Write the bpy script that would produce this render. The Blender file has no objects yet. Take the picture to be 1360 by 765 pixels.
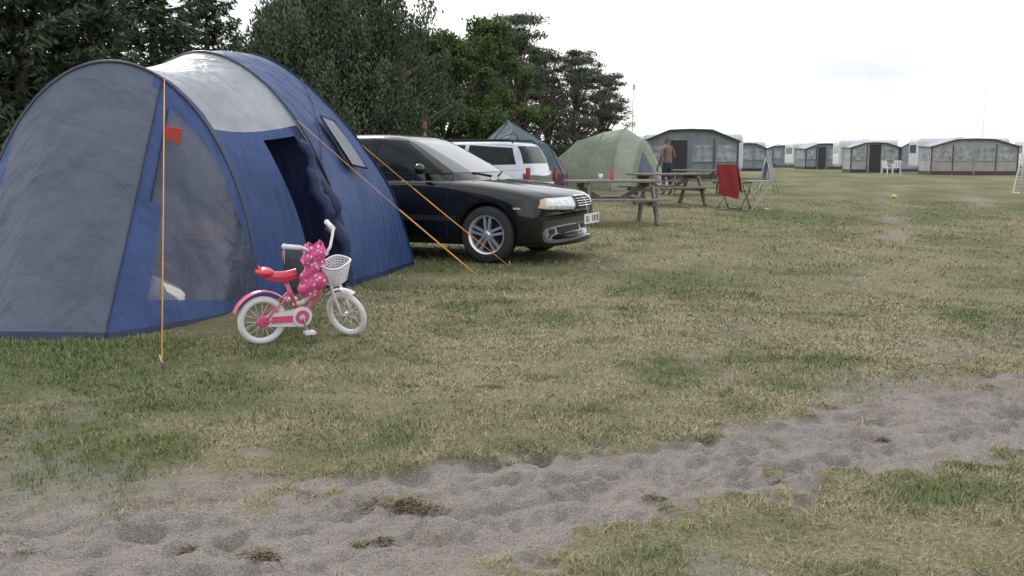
import bpy, bmesh, math, random
import numpy as np
from mathutils import Vector, Matrix, Euler
from mathutils.bvhtree import BVHTree
R = math.radians
random.seed(5)
sc = bpy.context.scene
COL = sc.collection

# ------------------------------------------------------------------ helpers
def lerp(a, b, t): return a + (b - a) * t
def link(o, parent=None):
    COL.objects.link(o)
    if parent: o.parent = parent
    return o
def empty(name, loc=(0, 0, 0), rz=0, sc_=1.0, parent=None, rot=None):
    e = bpy.data.objects.new(name, None)
    e.empty_display_size = .1
    e.location = loc
    e.rotation_euler = rot if rot else (0, 0, rz)
    e.scale = (sc_,) * 3
    return link(e, parent)

def hashn(ix, iy, seed):
    n = (ix.astype(np.int64) * 374761393 + iy.astype(np.int64) * 668265263 + seed * 974711) & 0xffffffff
    n = ((n ^ (n >> 13)) * 1274126177) & 0xffffffff
    n = (n ^ (n >> 16)) & 0xffffffff
    return n / 4294967295.0
def vnoise(x, y, seed=0):
    ix = np.floor(x); iy = np.floor(y); fx = x - ix; fy = y - iy
    fx = fx * fx * (3 - 2 * fx); fy = fy * fy * (3 - 2 * fy)
    a = hashn(ix, iy, seed); b = hashn(ix + 1, iy, seed); c = hashn(ix, iy + 1, seed); d = hashn(ix + 1, iy + 1, seed)
    return (a * (1 - fx) + b * fx) * (1 - fy) + (c * (1 - fx) + d * fx) * fy
def fbm(x, y, seed=0, o=4):
    s = 0; a = .5; t = 0
    for i in range(o):
        s = s + a * vnoise(x * 2 ** i + 17.3 * i, y * 2 ** i - 9.1 * i, seed + i); t += a; a *= .5
    return s / t
def sstep(a, b, x):
    t = np.clip((x - a) / (b - a), 0, 1); return t * t * (3 - 2 * t)

def np_mesh(name, V, F, mats, col=None, smooth=False):
    me = bpy.data.meshes.new(name)
    V = np.asarray(V, dtype=np.float32); F = np.asarray(F, dtype=np.int32)
    me.vertices.add(len(V)); me.vertices.foreach_set('co', V.ravel())
    k = F.shape[1]
    me.loops.add(F.size); me.loops.foreach_set('vertex_index', F.ravel())
    me.polygons.add(len(F)); me.polygons.foreach_set('loop_start', np.arange(len(F), dtype=np.int32) * k)
    me.update(calc_edges=True)
    if smooth: me.polygons.foreach_set('use_smooth', np.ones(len(F), dtype=bool))
    for m in mats: me.materials.append(m)
    if col is not None:
        a = me.color_attributes.new('col', 'FLOAT_COLOR', 'POINT')
        c = np.ones((len(V), 4), dtype=np.float32); c[:, :col.shape[1]] = col
        a.data.foreach_set('color', c.ravel())
    return me

class NT:
    def __init__(s, name):
        s.m = bpy.data.materials.new(name); s.m.use_nodes = True
        s.t = s.m.node_tree; s.n = s.t.nodes
        s.b = s.n['Principled BSDF']; s.out = s.n['Material Output']
    def new(s, ty, **k):
        n = s.n.new(ty)
        for a, v in k.items():
            if hasattr(n, a): setattr(n, a, v)
        return n
    def l(s, a, b): s.t.links.new(a, b)
    def noise(s, scale, detail=4, vec=None, rough=.5, dist=0):
        n = s.new('ShaderNodeTexNoise'); n.inputs['Scale'].default_value = scale
        n.inputs['Detail'].default_value = detail; n.inputs['Roughness'].default_value = rough
        n.inputs['Distortion'].default_value = dist
        if vec is None: vec = s.coord()
        s.l(vec, n.inputs['Vector']); return n.outputs['Fac']
    def coord(s):
        if not hasattr(s, 'tc'): s.tc = s.new('ShaderNodeTexCoord')
        return s.tc.outputs['Object']
    def mapping(s, scale, rot=(0, 0, 0)):
        m = s.new('ShaderNodeMapping'); m.inputs['Scale'].default_value = scale; m.inputs['Rotation'].default_value = rot
        s.l(s.coord(), m.inputs['Vector']); return m.outputs['Vector']
    def ramp(s, fac, pts):
        r = s.new('ShaderNodeValToRGB'); e = r.color_ramp.elements
        while len(e) < len(pts): e.new(.5)
        for i, (p, c) in enumerate(pts):
            e[i].position = p; e[i].color = (c[0], c[1], c[2], 1) if not isinstance(c, (int, float)) else (c, c, c, 1)
        s.l(fac, r.inputs['Fac']); return r.outputs['Color']
    def mix(s, fac, a, b, blend='MIX'):
        n = s.new('ShaderNodeMix', data_type='RGBA', blend_type=blend)
        for sock, v in ((n.inputs[0], fac), (n.inputs[6], a), (n.inputs[7], b)):
            if isinstance(v, (int, float)): sock.default_value = v
            elif isinstance(v, tuple): sock.default_value = (v[0], v[1], v[2], 1)
            else: s.l(v, sock)
        return n.outputs[2]
    def bump(s, h, strength=.3, dist=.02):
        b = s.new('ShaderNodeBump'); b.inputs['Strength'].default_value = strength; b.inputs['Distance'].default_value = dist
        s.l(h, b.inputs['Height']); s.l(b.outputs['Normal'], s.b.inputs['Normal']); return b

def mat(name, c, rough=.6, metal=0, var=.15, scale=6, bump=0, bscale=40, coat=0, trans=0, alpha=1, spec=.5):
    t = NT(name)
    f = t.noise(scale, 4)
    lo = tuple(max(0, x * (1 - var)) for x in c); hi = tuple(min(1, x * (1 + var)) for x in c)
    colr = t.ramp(f, [(.3, lo), (.7, hi)])
    t.l(colr, t.b.inputs['Base Color'])
    t.b.inputs['Roughness'].default_value = rough; t.b.inputs['Metallic'].default_value = metal
    t.b.inputs['Coat Weight'].default_value = coat; t.b.inputs['Coat Roughness'].default_value = .04
    t.b.inputs['Alpha'].default_value = alpha
    t.b.inputs['Specular IOR Level'].default_value = spec
    if bump: t.bump(t.noise(bscale, 4), bump, .01)
    return t.m

def fabric(name, c, trans=.25, wr=.5, rough=.5, var=.18, spec=.4):
    t = NT(name)
    f = t.noise(1.6, 5, rough=.6)
    lo = tuple(x * (1 - var) for x in c); hi = tuple(min(1, x * (1 + var)) for x in c)
    colr = t.ramp(f, [(.3, lo), (.7, hi)])
    t.l(colr, t.b.inputs['Base Color']); t.b.inputs['Roughness'].default_value = rough
    t.b.inputs['Specular IOR Level'].default_value = spec
    n1 = t.noise(1.3, 2, vec=t.mapping((3.2, 3.2, .8), (0.4, .5, .2)), dist=.6)
    n2 = t.noise(1.0, 3, vec=t.mapping((4, 7, 1.2), (0.1, -.5, .5)), dist=.5)
    a = t.new('ShaderNodeMath', operation='ADD'); t.l(n1, a.inputs[0]); t.l(n2, a.inputs[1])
    t.bump(a.outputs[0], wr, .08)
    tr = t.new('ShaderNodeBsdfTranslucent'); t.l(colr, tr.inputs['Color'])
    mx = t.new('ShaderNodeMixShader'); mx.inputs[0].default_value = trans
    t.l(t.b.outputs[0], mx.inputs[1]); t.l(tr.outputs[0], mx.inputs[2]); t.l(mx.outputs[0], t.out.inputs['Surface'])
    return t.m

class MB:
    def __init__(s): s.v = []; s.f = []; s.m = []; s.s = []; s.M = Matrix.Identity(4)
    def add(s, vs, fs, mi=0, sm=False):
        o = len(s.v)
        s.v += [tuple(s.M @ Vector(v)) for v in vs]
        for i, f in enumerate(fs):
            s.f.append(tuple(o + k for k in f)); s.m.append(mi if isinstance(mi, int) else mi[i]); s.s.append(sm)
    def box(s, c, size, mi=0, rot=None, taper=1.0):
        hx, hy, hz = size[0] / 2, size[1] / 2, size[2] / 2
        vs = [(-hx, -hy, -hz), (hx, -hy, -hz), (hx, hy, -hz), (-hx, hy, -hz), (-hx * taper, -hy * taper, hz), (hx * taper, -hy * taper, hz), (hx * taper, hy * taper, hz), (-hx * taper, hy * taper, hz)]
        q = Euler(rot).to_matrix() if rot else Matrix.Identity(3)
        vs = [q @ Vector(v) + Vector(c) for v in vs]
        s.add(vs, [(3, 2, 1, 0), (4, 5, 6, 7), (0, 1, 5, 4), (1, 2, 6, 5), (2, 3, 7, 6), (3, 0, 4, 7)], mi)
    def beam(s, a, b, w, h, mi=0):
        a = Vector(a); b = Vector(b); d = b - a; L = d.length; d.normalize()
        up = Vector((0, 0, 1)) if abs(d.z) < .95 else Vector((0, 1, 0))
        sd = d.cross(up).normalized(); u2 = sd.cross(d).normalized()
        vs = []
        for p in (a, b):
            for i, j in ((-1, -1), (1, -1), (1, 1), (-1, 1)): vs.append(p + sd * i * w / 2 + u2 * j * h / 2)
        s.add(vs, [(3, 2, 1, 0), (4, 5, 6, 7), (0, 1, 5, 4), (1, 2, 6, 5), (2, 3, 7, 6), (3, 0, 4, 7)], mi)
    def tube(s, pts, r, mi=0, n=8, closed=False):
        pts = [Vector(p) for p in pts]; k = len(pts)
        rs = r if isinstance(r, (list, tuple)) else [r] * k
        vs = []; prev = None
        for i, p in enumerate(pts):
            if closed: d = pts[(i + 1) % k] - pts[i - 1]
            else: d = pts[min(i + 1, k - 1)] - pts[max(i - 1, 0)]
            if d.length < 1e-9: d = Vector((0, 0, 1))
            d.normalize()
            if prev is None:
                a = Vector((0, 0, 1)) if abs(d.z) < .9 else Vector((1, 0, 0))
                prev = a
            x = (prev - d * prev.dot(d))
            if x.length < 1e-6: x = d.orthogonal()
            x.normalize(); prev = x; y = d.cross(x)
            for j in range(n):
                t = 2 * math.pi * j / n
                vs.append(p + (x * math.cos(t) + y * math.sin(t)) * rs[i])
        fs = []
        for i in range(k if closed else k - 1):
            i2 = (i + 1) % k
            for j in range(n): fs.append((i * n + j, i * n + (j + 1) % n, i2 * n + (j + 1) % n, i2 * n + j))
        if not closed: fs.append(tuple(range(n - 1, -1, -1))); fs.append(tuple((k - 1) * n + j for j in range(n)))
        s.add(vs, fs, mi, True)
    def lathe(s, prof, c=(0, 0, 0), mi=0, n=32, axis='Y', arc=(0, 2 * math.pi), closed_prof=False):
        vs = []; k = len(prof); full = abs(arc[1] - arc[0] - 2 * math.pi) < 1e-6
        m = n if full else n + 1
        for i in range(m):
            t = arc[0] + (arc[1] - arc[0]) * i / n
            for r, h in prof:
                if axis == 'Y': p = (c[0] + r * math.cos(t), c[1] + h, c[2] + r * math.sin(t))
                else: p = (c[0] + r * math.cos(t), c[1] + r * math.sin(t), c[2] + h)
                vs.append(p)
        fs = []
        for i in range(n):
            i2 = (i + 1) % m
            for j in range(k if closed_prof else k - 1):
                j2 = (j + 1) % k
                fs.append((i * k + j, i2 * k + j, i2 * k + j2, i * k + j2))
        s.add(vs, fs, mi, True)
    def ball(s, c, r, mi=0, n=12):
        rr = r if isinstance(r, (list, tuple)) else (r, r, r)
        vs = []; fs = []
        for i in range(n + 1):
            a = math.pi * i / n
            for j in range(2 * n):
                b = math.pi * j / n
                vs.append((c[0] + rr[0] * math.sin(a) * math.cos(b), c[1] + rr[1] * math.sin(a) * math.sin(b), c[2] + rr[2] * math.cos(a)))
        for i in range(n):
            for j in range(2 * n):
                fs.append((i * 2 * n + j, (i + 1) * 2 * n + j, (i + 1) * 2 * n + (j + 1) % (2 * n), i * 2 * n + (j + 1) % (2 * n)))
        s.add(vs, fs, mi, True)
    def grid(s, P, us, vs_, mi=0, sm=True, skip=None):
        V = [P(u, v) for u in us for v in vs_]; nv = len(vs_); fs = []; ms = []
        for i in range(len(us) - 1):
            for j in range(nv - 1):
                uc = (us[i] + us[i + 1]) / 2; vc = (vs_[j] + vs_[j + 1]) / 2
                if skip and skip(uc, vc): continue
                fs.append((i * nv + j, i * nv + j + 1, (i + 1) * nv + j + 1, (i + 1) * nv + j))
                ms.append(mi if isinstance(mi, int) else mi(uc, vc))
        s.add(V, fs, ms, sm)
    def obj(s, name, mats, parent=None, bevel=0, sub=0, merge=False):
        me = bpy.data.meshes.new(name); me.from_pydata(s.v, [], s.f)
        for m in mats: me.materials.append(m)
        me.polygons.foreach_set('material_index', s.m); me.polygons.foreach_set('use_smooth', s.s)
        me.update()
        if merge:
            b = bmesh.new(); b.from_mesh(me); bmesh.ops.remove_doubles(b, verts=b.verts, dist=1e-5)
            bmesh.ops.recalc_face_normals(b, faces=b.faces); b.to_mesh(me); b.free()
        o = bpy.data.objects.new(name, me); link(o, parent)
        if bevel:
            md = o.modifiers.new('b', 'BEVEL'); md.width = bevel; md.segments = 2; md.limit_method = 'ANGLE'
        if sub:
            md = o.modifiers.new('s', 'SUBSURF'); md.levels = sub; md.render_levels = sub
        return o
def bake(o):
    dg = bpy.context.evaluated_depsgraph_get(); dg.update()
    me = bpy.data.meshes.new_from_object(o.evaluated_get(dg))
    o.modifiers.clear(); o.data = me; return o
def linsp(a, b, n): return [a + (b - a) * i / (n - 1) for i in range(n)]

# ------------------------------------------------------------------ camera / light / sky
cam = bpy.data.cameras.new('camera'); co = bpy.data.objects.new('camera', cam); COL.objects.link(co)
co.location = (0, 0, 1.2); co.rotation_euler = (R(90 - 7.7), 0, 0); cam.lens = 34.4; cam.sensor_width = 36
cam.clip_end = 3000; cam.clip_start = .05; sc.camera = co
sc.view_settings.view_transform = 'Standard'; sc.view_settings.look = 'None'; sc.view_settings.exposure = 0

SUN_EL, SUN_AZ = 36, -22     # azimuth from +Y, negative = towards -X
w = bpy.data.worlds.new('World'); sc.world = w; w.use_nodes = True
nt = w.node_tree; N = nt.nodes; L = nt.links; bg = N['Background']
sky = N.new('ShaderNodeTexSky'); sky.sky_type = 'NISHITA'; sky.sun_disc = False
sky.sun_elevation = R(SUN_EL); sky.sun_rotation = R(SUN_AZ); sky.dust_density = 3
tc = N.new('ShaderNodeTexCoord'); mp = N.new('ShaderNodeMapping'); mp.inputs['Scale'].default_value = (1, 1, 3.2)
L.new(tc.outputs['Generated'], mp.inputs['Vector'])
nz = N.new('ShaderNodeTexNoise'); nz.inputs['Scale'].default_value = 2.3; nz.inputs['Detail'].default_value = 6; nz.inputs['Roughness'].default_value = .5
L.new(mp.outputs[0], nz.inputs['Vector'])
rp = N.new('ShaderNodeValToRGB'); e = rp.color_ramp.elements
e[0].position = .43; e[0].color = (1, .995, .985, 1); e[1].position = .66; e[1].color = (.53, .565, .62, 1)
L.new(nz.outputs['Fac'], rp.inputs['Fac'])
vm = N.new('ShaderNodeVectorMath'); vm.operation = 'SCALE'; vm.inputs['Scale'].default_value = 15.3
L.new(rp.outputs['Color'], vm.inputs[0])
mx = N.new('ShaderNodeMix'); mx.data_type = 'RGBA'; mx.inputs[0].default_value = .9
L.new(sky.outputs[0], mx.inputs[6]); L.new(vm.outputs[0], mx.inputs[7]); L.new(mx.outputs[2], bg.inputs['Color'])
bg.inputs['Strength'].default_value = .1
sl = bpy.data.lights.new('sun', 'SUN'); sl.energy = 1.5; sl.angle = R(12); sl.color = (1, .95, .86)
so = bpy.data.objects.new('sun', sl); COL.objects.link(so)
sd = Vector((math.sin(R(SUN_AZ)) * math.cos(R(SUN_EL)), math.cos(R(SUN_AZ)) * math.cos(R(SUN_EL)), math.sin(R(SUN_EL))))
so.rotation_euler = sd.to_track_quat('Z', 'Y').to_euler(); so.location = (-10, 30, 20)

# ------------------------------------------------------------------ ground
TRK = np.array([(-30, -16, .5), (-6, -.4, .5), (-3, 1.6, .50), (-1.6, 2.58, .47), (-.6, 3.10, .42), (.3, 3.45, .34), (1.1, 3.85, .33), (2.2, 4.45, .36), (3.5, 5.05, .36), (6, 6.1, .4), (14, 9, .4), (60, 24, .4)])
def track_d(x, y):
    best = np.full(x.shape, 1e9)
    for i in range(len(TRK) - 1):
        a = TRK[i]; b = TRK[i + 1]; dx, dy = b[0] - a[0], b[1] - a[1]; q = dx * dx + dy * dy
        t = np.clip(((x - a[0]) * dx + (y - a[1]) * dy) / q, 0, 1)
        d = np.hypot(x - a[0] - t * dx, y - a[1] - t * dy) - (a[2] + (b[2] - a[2]) * t)
        best = np.minimum(best, d)
    return best
def masks(x, y):
    d = track_d(x, y) + (fbm(x * 1.9, y * 1.9, 3, 4) - .5) * .62 + (fbm(x * 8, y * 8, 8, 4) - .5) * .62
    sand = 1 - sstep(-.06, .05, d)
    p = fbm(x * .9 + 3, y * .9, 21, 5)
    near = np.exp(-np.maximum(track_d(x, y), 0) / 1.6)
    sand = np.maximum(sand, sstep(.57, .65, p + .10 * near - .03 + (fbm(x * 9, y * 9, 28, 3) - .5) * .16) * near * .8)
    l1 = np.exp(-((x - (.385 * y + .1)) / .35) ** 2); l2 = np.exp(-((x - (.385 * y + 2.3)) / .45) ** 2)
    ln = np.maximum(l1, l2 * .9) * sstep(4, 7, y)
    sand = np.maximum(sand, sstep(.50, .64, fbm(x * 1.6, y * .9, 31, 5)) * ln * .75)
    dry = fbm(x * .55, y * .55, 11, 5) * .5 + fbm(x * 2.6, y * 2.6, 12, 4) * .5
    mid = np.exp(-((x - .6 - .05 * y) / 2.6) ** 2) * sstep(4, 6, y)
    left = sstep(-1.0, -2.2, x) * sstep(8, 6, y)
    grn = sstep(.58, .72, fbm(x * 2.1 + 7, y * 3.0, 91, 4))
    dry = np.clip((dry - .5) * 3.0 + .44 + .20 * mid + .35 * ln - .30 * left - .5 * grn, 0, 1)
    return sand, dry
prng = np.random.default_rng(77)
PR = []      # footprints pressed in the loose sand
for i in range(260):
    k = prng.integers(1, 9); t_ = prng.random(); a = TRK[k]; b = TRK[k + 1]
    PR.append((lerp(a[0], b[0], t_) + prng.normal(0, .2), lerp(a[1], b[1], t_) + prng.normal(0, .2), prng.random() * 6.28, .04 + .04 * prng.random(), .008 + .014 * prng.random()))
def height(x, y, sand, prints=False):
    r = np.hypot(x, y); fade = 1 - sstep(9, 22, r)
    g = (fbm(x * 2.2, y * 2.2, 41, 3) - .5) * .03 + (fbm(x * 11, y * 11, 42, 2) - .5) * .014
    al = x * .88 + y * .47; ac = -x * .47 + y * .88
    wv = fbm(x * 1.5, y * 1.5, 61, 2) * .5
    rid = 1 - np.abs(2 * fbm(al * 1.8 + wv, ac * 10 + wv * 5, 62, 3) - 1)
    s = -.026 + (fbm(x * 5, y * 6, 43, 3) - .5) * .034 + (rid - .7) * .048 + (fbm(x * 15, y * 17, 44, 3) - .5) * .034
    td = track_d(x, y); s = s + .007 * np.sin(al * 75 + 24 * np.abs(ac * 3 % 1 - .5)) * (np.exp(-((td + .20) / .07) ** 2))
    if prints:
        for px, py, a, rr, dp in PR:
            dx = x - px; dy = y - py; near = (np.abs(dx) < .3) & (np.abs(dy) < .3)
            if not near.any(): continue
            dx = dx[near]; dy = dy[near]; c_, s_ = math.cos(a), math.sin(a); q = ((dx * c_ + dy * s_) / (rr * 1.9)) ** 2 + ((-dx * s_ + dy * c_) / rr) ** 2
            s[near] += -dp * np.exp(-q * 1.6) + dp * .45 * np.exp(-((np.sqrt(q) - 1.35) / .33) ** 2)
    return (g * (1 - sand) + s * sand) * fade
def axis(lo, hi, st, lim0, lim1, g=1.07):
    a = list(np.arange(lo, hi, st)); s_ = st; v = a[-1]
    while v < lim1: s_ *= g; v += s_; a.append(v)
    s_ = st; v = lo; b = []
    while v > lim0: s_ *= g; v -= s_; b.append(v)
    return np.array(b[::-1] + a)
xs = axis(-3.2, 4.2, .017, -900, 900); ys = axis(1.8, 6.0, .017, -300, 1600)
X, Y = np.meshgrid(xs, ys, indexing='ij'); sa, dr = masks(X, Y); Z = height(X, Y, sa, True)
nx, ny = X.shape
idx = np.arange(nx * ny).reshape(nx, ny)
F = np.stack([idx[:-1, :-1], idx[1:, :-1], idx[1:, 1:], idx[:-1, 1:]], -1).reshape(-1, 4)
V = np.stack([X, Y, Z], -1).reshape(-1, 3)
t = NT('grass_and_sand_ground')
at = t.new('ShaderNodeAttribute', attribute_name='col'); sp = t.new('ShaderNodeSeparateColor'); t.l(at.outputs['Color'], sp.inputs[0])
nA = t.noise(6, 6, rough=.65); nB = t.noise(55, 3, rough=.7)
grn = t.ramp(nB, [(.3, (.075, .095, .038)), (.7, (.19, .215, .10))])
dryc = t.ramp(nB, [(.3, (.165, .145, .08)), (.7, (.39, .35, .225))])
a1 = t.new('ShaderNodeMath', operation='ADD'); t.l(sp.outputs[1], a1.inputs[0])
a2 = t.new('ShaderNodeMath', operation='MULTIPLY_ADD'); t.l(nA, a2.inputs[0]); a2.inputs[1].default_value = 1.3; a2.inputs[2].default_value = -.62
t.l(a2.outputs[0], a1.inputs[1]); a1.use_clamp = True
gcol = t.mix(a1.outputs[0], grn, dryc)
sand1 = t.ramp(nA, [(.3, (.235, .21, .19)), (.7, (.41, .375, .345))])
sand2 = t.mix(.45, sand1, t.ramp(t.noise(170, 3), [(.35, (.14, .125, .115)), (.65, (.53, .49, .455))]))
fin = t.mix(sp.outputs[0], gcol, sand2)
t.l(fin, t.b.inputs['Base Color']); t.b.inputs['Roughness'].default_value = .95; t.b.inputs['Specular IOR Level'].default_value = .15
hb = t.new('ShaderNodeMath', operation='ADD'); t.l(nB, hb.inputs[0]); t.l(t.noise(130, 3), hb.inputs[1])
t.bump(hb.outputs[0], .85, .03)
GM = t.m
me = np_mesh('ground', V, F, [GM], np.stack([sa.ravel(), dr.ravel(), sa.ravel() * 0], -1), True)
link(bpy.data.objects.new('ground', me))

# ------------------------------------------------------------------ grass blades
def blades(n, r0, r1, lscale, wscale, seed):
    rng = np.random.default_rng(seed)
    r = r0 + (r1 - r0) * rng.random(n) ** 1.15; th = (rng.random(n) - .5) * R(92)
    x = r * np.sin(th); y = r * np.cos(th)
    sa_, dr_ = masks(x, y)
    tuft = fbm(x * 3.4, y * 3.4, 77, 3) * .6 + fbm(x * 14, y * 14, 78, 2) * .4
    keep = rng.random(n) < np.clip(1.05 - sa_ * 1.12, .0, 1) * (.18 + 1.3 * sstep(.38, .62, tuft))
    keep &= ~((x < -1.9) & (y > 6.6) & (y < 10.8))
    x, y, r, sa_, dr_, tuft = [q[keep] for q in (x, y, r, sa_, dr_, tuft)]; n = len(x)
    z = height(x, y, sa_)
    tall = sstep(.55, .70, tuft) * (1 - .7 * dr_)
    ln = (.010 + .020 * rng.random(n) + .030 * tall * rng.random(n)) * lscale
    lean = np.where(rng.random(n) < .35 + .45 * dr_, 1.6 + rng.random(n) * 2, .25 + .7 * rng.random(n)); a = rng.random(n) * 6.283
    wd = (.0015 + .0017 * rng.random(n)) * wscale * (r / 4).clip(.7, 4)
    dn = np.sqrt(1 + lean ** 2)
    tip = np.stack([x + np.cos(a) * lean / dn * ln * 1.3, y + np.sin(a) * lean / dn * ln * 1.3, z + ln / dn + .004], -1)
    b = a + 1.57 + (rng.random(n) - .5)
    o = np.stack([np.cos(b) * wd, np.sin(b) * wd, np.zeros(n)], -1); base = np.stack([x, y, z - .003], -1)
    V = np.stack([base - o, base + o, tip], 1).reshape(-1, 3)
    F = np.arange(n * 3).reshape(-1, 3)
    c = np.stack([np.clip(dr_ + (rng.random(n) - .5) * .6 + .2 * (lean > 1.5), 0, 1), rng.random(n), rng.random(n)], -1)
    return V, F, np.repeat(c, 3, axis=0)
def blademat(name, g0, g1_, d0, d1_):
    t = NT(name)
    at = t.new('ShaderNodeAttribute', attribute_name='col'); sp = t.new('ShaderNodeSeparateColor'); t.l(at.outputs['Color'], sp.inputs[0])
    g1 = t.ramp(sp.outputs[1], [(0, g0), (1, g1_)]); d1 = t.ramp(sp.outputs[1], [(0, d0), (1, d1_)])
    cc = t.mix(sp.outputs[0], g1, d1); t.l(cc, t.b.inputs['Base Color']); t.b.inputs['Roughness'].default_value = .7; t.b.inputs['Specular IOR Level'].default_value = .2
    return t.m
GB = blademat('grass_blades', (.085, .12, .04), (.23, .275, .12), (.23, .20, .11), (.50, .455, .31))
CLD = blademat('dry_turf', (.12, .10, .06), (.28, .24, .17), (.09, .07, .05), (.27, .22, .15))
parts = [blades(400000, 1.7, 9, 1.0, 1.0, 1), blades(220000, 6, 28, 1.2, 1.0, 2)]
off = 0; VV = []; FF = []; CC = []
for v_, f_, c_ in parts: VV.append(v_); FF.append(f_ + off); CC.append(c_); off += len(v_)
link(bpy.data.objects.new('grass', np_mesh('grass', np.concatenate(VV), np.concatenate(FF), [GB], np.concatenate(CC))))

def clods():
    rng = np.random.default_rng(9); Vs = []; Cs = []
    for cx, cy, rad, n in [(-.44, 3.33, .085, 900), (-.33, 3.27, .07, 600), (.13, 3.40, .035, 260), (.50, 3.33, .035, 200), (-.45, 3.0, .05, 400), (-.78, 2.88, .05, 400), (-1.0, 2.9, .035, 200), (-.1, 5.0, .06, 200), (1.0, 3.55, .03, 120), (1.6, 4.1, .03, 120), (-1.5, 2.9, .03, 120)]:
        p = rng.normal(0, .45, (n, 2)) * rad * np.array([1.5, .8]); x = cx + p[:, 0]; y = cy + p[:, 1]
        s_, d_ = masks(x, y); z = height(x, y, s_) + np.abs(rng.normal(0, .010, n)) * np.exp(-(p ** 2).sum(1) / rad ** 2); a = rng.random(n) * 6.283; l = .012 + .028 * rng.random(n)
        w_ = .0025; o = np.stack([-np.sin(a) * w_, np.cos(a) * w_, 0 * a], -1); b = np.stack([x, y, z + .002], -1)
        tip = b + np.stack([np.cos(a) * l, np.sin(a) * l, (rng.random(n) - .3) * .014], -1)
        Vs.append(np.stack([b - o, b + o, tip], 1).reshape(-1, 3)); c = np.stack([rng.random(n), rng.random(n), 0 * a], -1); Cs.append(np.repeat(c, 3, 0))
    V = np.concatenate(Vs); link(bpy.data.objects.new('dry_grass_clods', np_mesh('dry_grass_clods', V, np.arange(len(V)).reshape(-1, 3), [CLD], np.concatenate(Cs))))
clods()

# ------------------------------------------------------------------ trees
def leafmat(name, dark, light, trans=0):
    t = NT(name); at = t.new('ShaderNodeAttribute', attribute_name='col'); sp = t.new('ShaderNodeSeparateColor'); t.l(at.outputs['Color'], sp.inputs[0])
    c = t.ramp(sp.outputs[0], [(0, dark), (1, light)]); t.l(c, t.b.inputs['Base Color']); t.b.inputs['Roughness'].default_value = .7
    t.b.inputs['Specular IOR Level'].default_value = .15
    if trans:
        tr = t.new('ShaderNodeBsdfTranslucent'); t.l(c, tr.inputs['Color']); m = t.new('ShaderNodeMixShader'); m.inputs[0].default_value = trans
        t.l(t.b.outputs[0], m.inputs[1]); t.l(tr.outputs[0], m.inputs[2]); t.l(m.outputs[0], t.out.inputs['Surface'])
    return t.m
LM_birch = leafmat('birch_leaves', (.055, .075, .045), (.14, .18, .11))
LM_green = leafmat('green_leaves', (.05, .085, .03), (.15, .21, .085), .25)
LM_pine = leafmat('pine_needles', (.05, .062, .045), (.13, .15, .10))
LM_spruce = leafmat('spruce_needles', (.03, .046, .03), (.10, .135, .08))
BARK = mat('bark', (.12, .095, .075), .9, var=.4, scale=20, bump=.6)
def rhombi(c, a, b, l, w_):
    A = a * l[:, None] / 2; B = b * w_[:, None] / 2
    return np.stack([c - A, c + B, c + A, c - B], 1).reshape(-1, 3)
def rdir(rng, n):
    v = rng.normal(size=(n, 3)); return v / np.linalg.norm(v, axis=1)[:, None]
def crown_tree(H, Rad, cb, K, per, leaf, seed, flat=1.0, aspect=.5, hang=0, topy=1.0, lump=.35, cs_=(.13, .14)):
    rng = np.random.default_rng(seed); m = MB(); LV = []; LC = []
    bend = rng.normal(0, .03 * H, 2)
    def trunkp(f): return Vector((bend[0] * f * f, bend[1] * f * f, H * .92 * f))
    m.tube([trunkp(f) for f in linsp(0, 1, 9)], [H * .022 * (1 - .85 * f) + .015 for f in linsp(0, 1, 9)], 0, 8)
    ph = rng.random(6) * 6.28
    for i in range(K):
        h = cb + (1 - cb) * rng.random() ** .85; q = (h - cb) / (1 - cb); th = rng.random() * 6.283
        prof = (math.sin(math.pi * min(1, (q * .86 + .14)) ** topy)) ** .6
        lm = 1 + lump * (math.sin(3 * th + ph[0] + 4 * q) * .5 + math.sin(5 * th + ph[1] - 7 * q) * .4 + math.sin(2 * th + ph[2]) * .4)
        rr = Rad * prof * lm * (.25 + .75 * rng.random() ** .5)
        c = np.array([math.cos(th) * rr + bend[0] * q, math.sin(th) * rr + bend[1] * q, h * H * (1 + .05 * lump * math.sin(4 * th + ph[3]))]); c[2] = min(c[2], H)
        f0 = max(.08, h * .75 - .1)
        p0 = trunkp(f0); p1 = Vector(c); mid = p0.lerp(p1, .55) + Vector((0, 0, .06 * H * (rng.random() - .3)))
        rb = .012 * H * (1 - .7 * h) + .006
        m.tube([p0, mid, p1], [rb, rb * .6, .006], 0, 5)
        cr = Rad * (cs_[0] + cs_[1] * rng.random()); n = int(per * (.6 + .8 * rng.random()))
        d = rdir(rng, n) * (rng.random(n) ** .5)[:, None] * cr * (1 + .5 * (rng.random(n) < .12))[:, None]; d[:, 2] *= flat
        P = c + d
        if hang: P[:, 2] -= rng.random(n) ** 1.5 * hang * .8
        a = rdir(rng, n)
        if hang: a[:, 2] -= 1.2; a /= np.linalg.norm(a, axis=1)[:, None]
        b = np.cross(a, rdir(rng, n)); b /= np.linalg.norm(b, axis=1)[:, None]
        l = leaf * (.6 + .8 * rng.random(n)); LV.append(rhombi(P, a, b, l, l * aspect))
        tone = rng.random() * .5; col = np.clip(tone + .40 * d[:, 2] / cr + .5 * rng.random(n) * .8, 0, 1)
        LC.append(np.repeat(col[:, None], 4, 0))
    return m, np.concatenate(LV), np.concatenate(LC)
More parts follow.
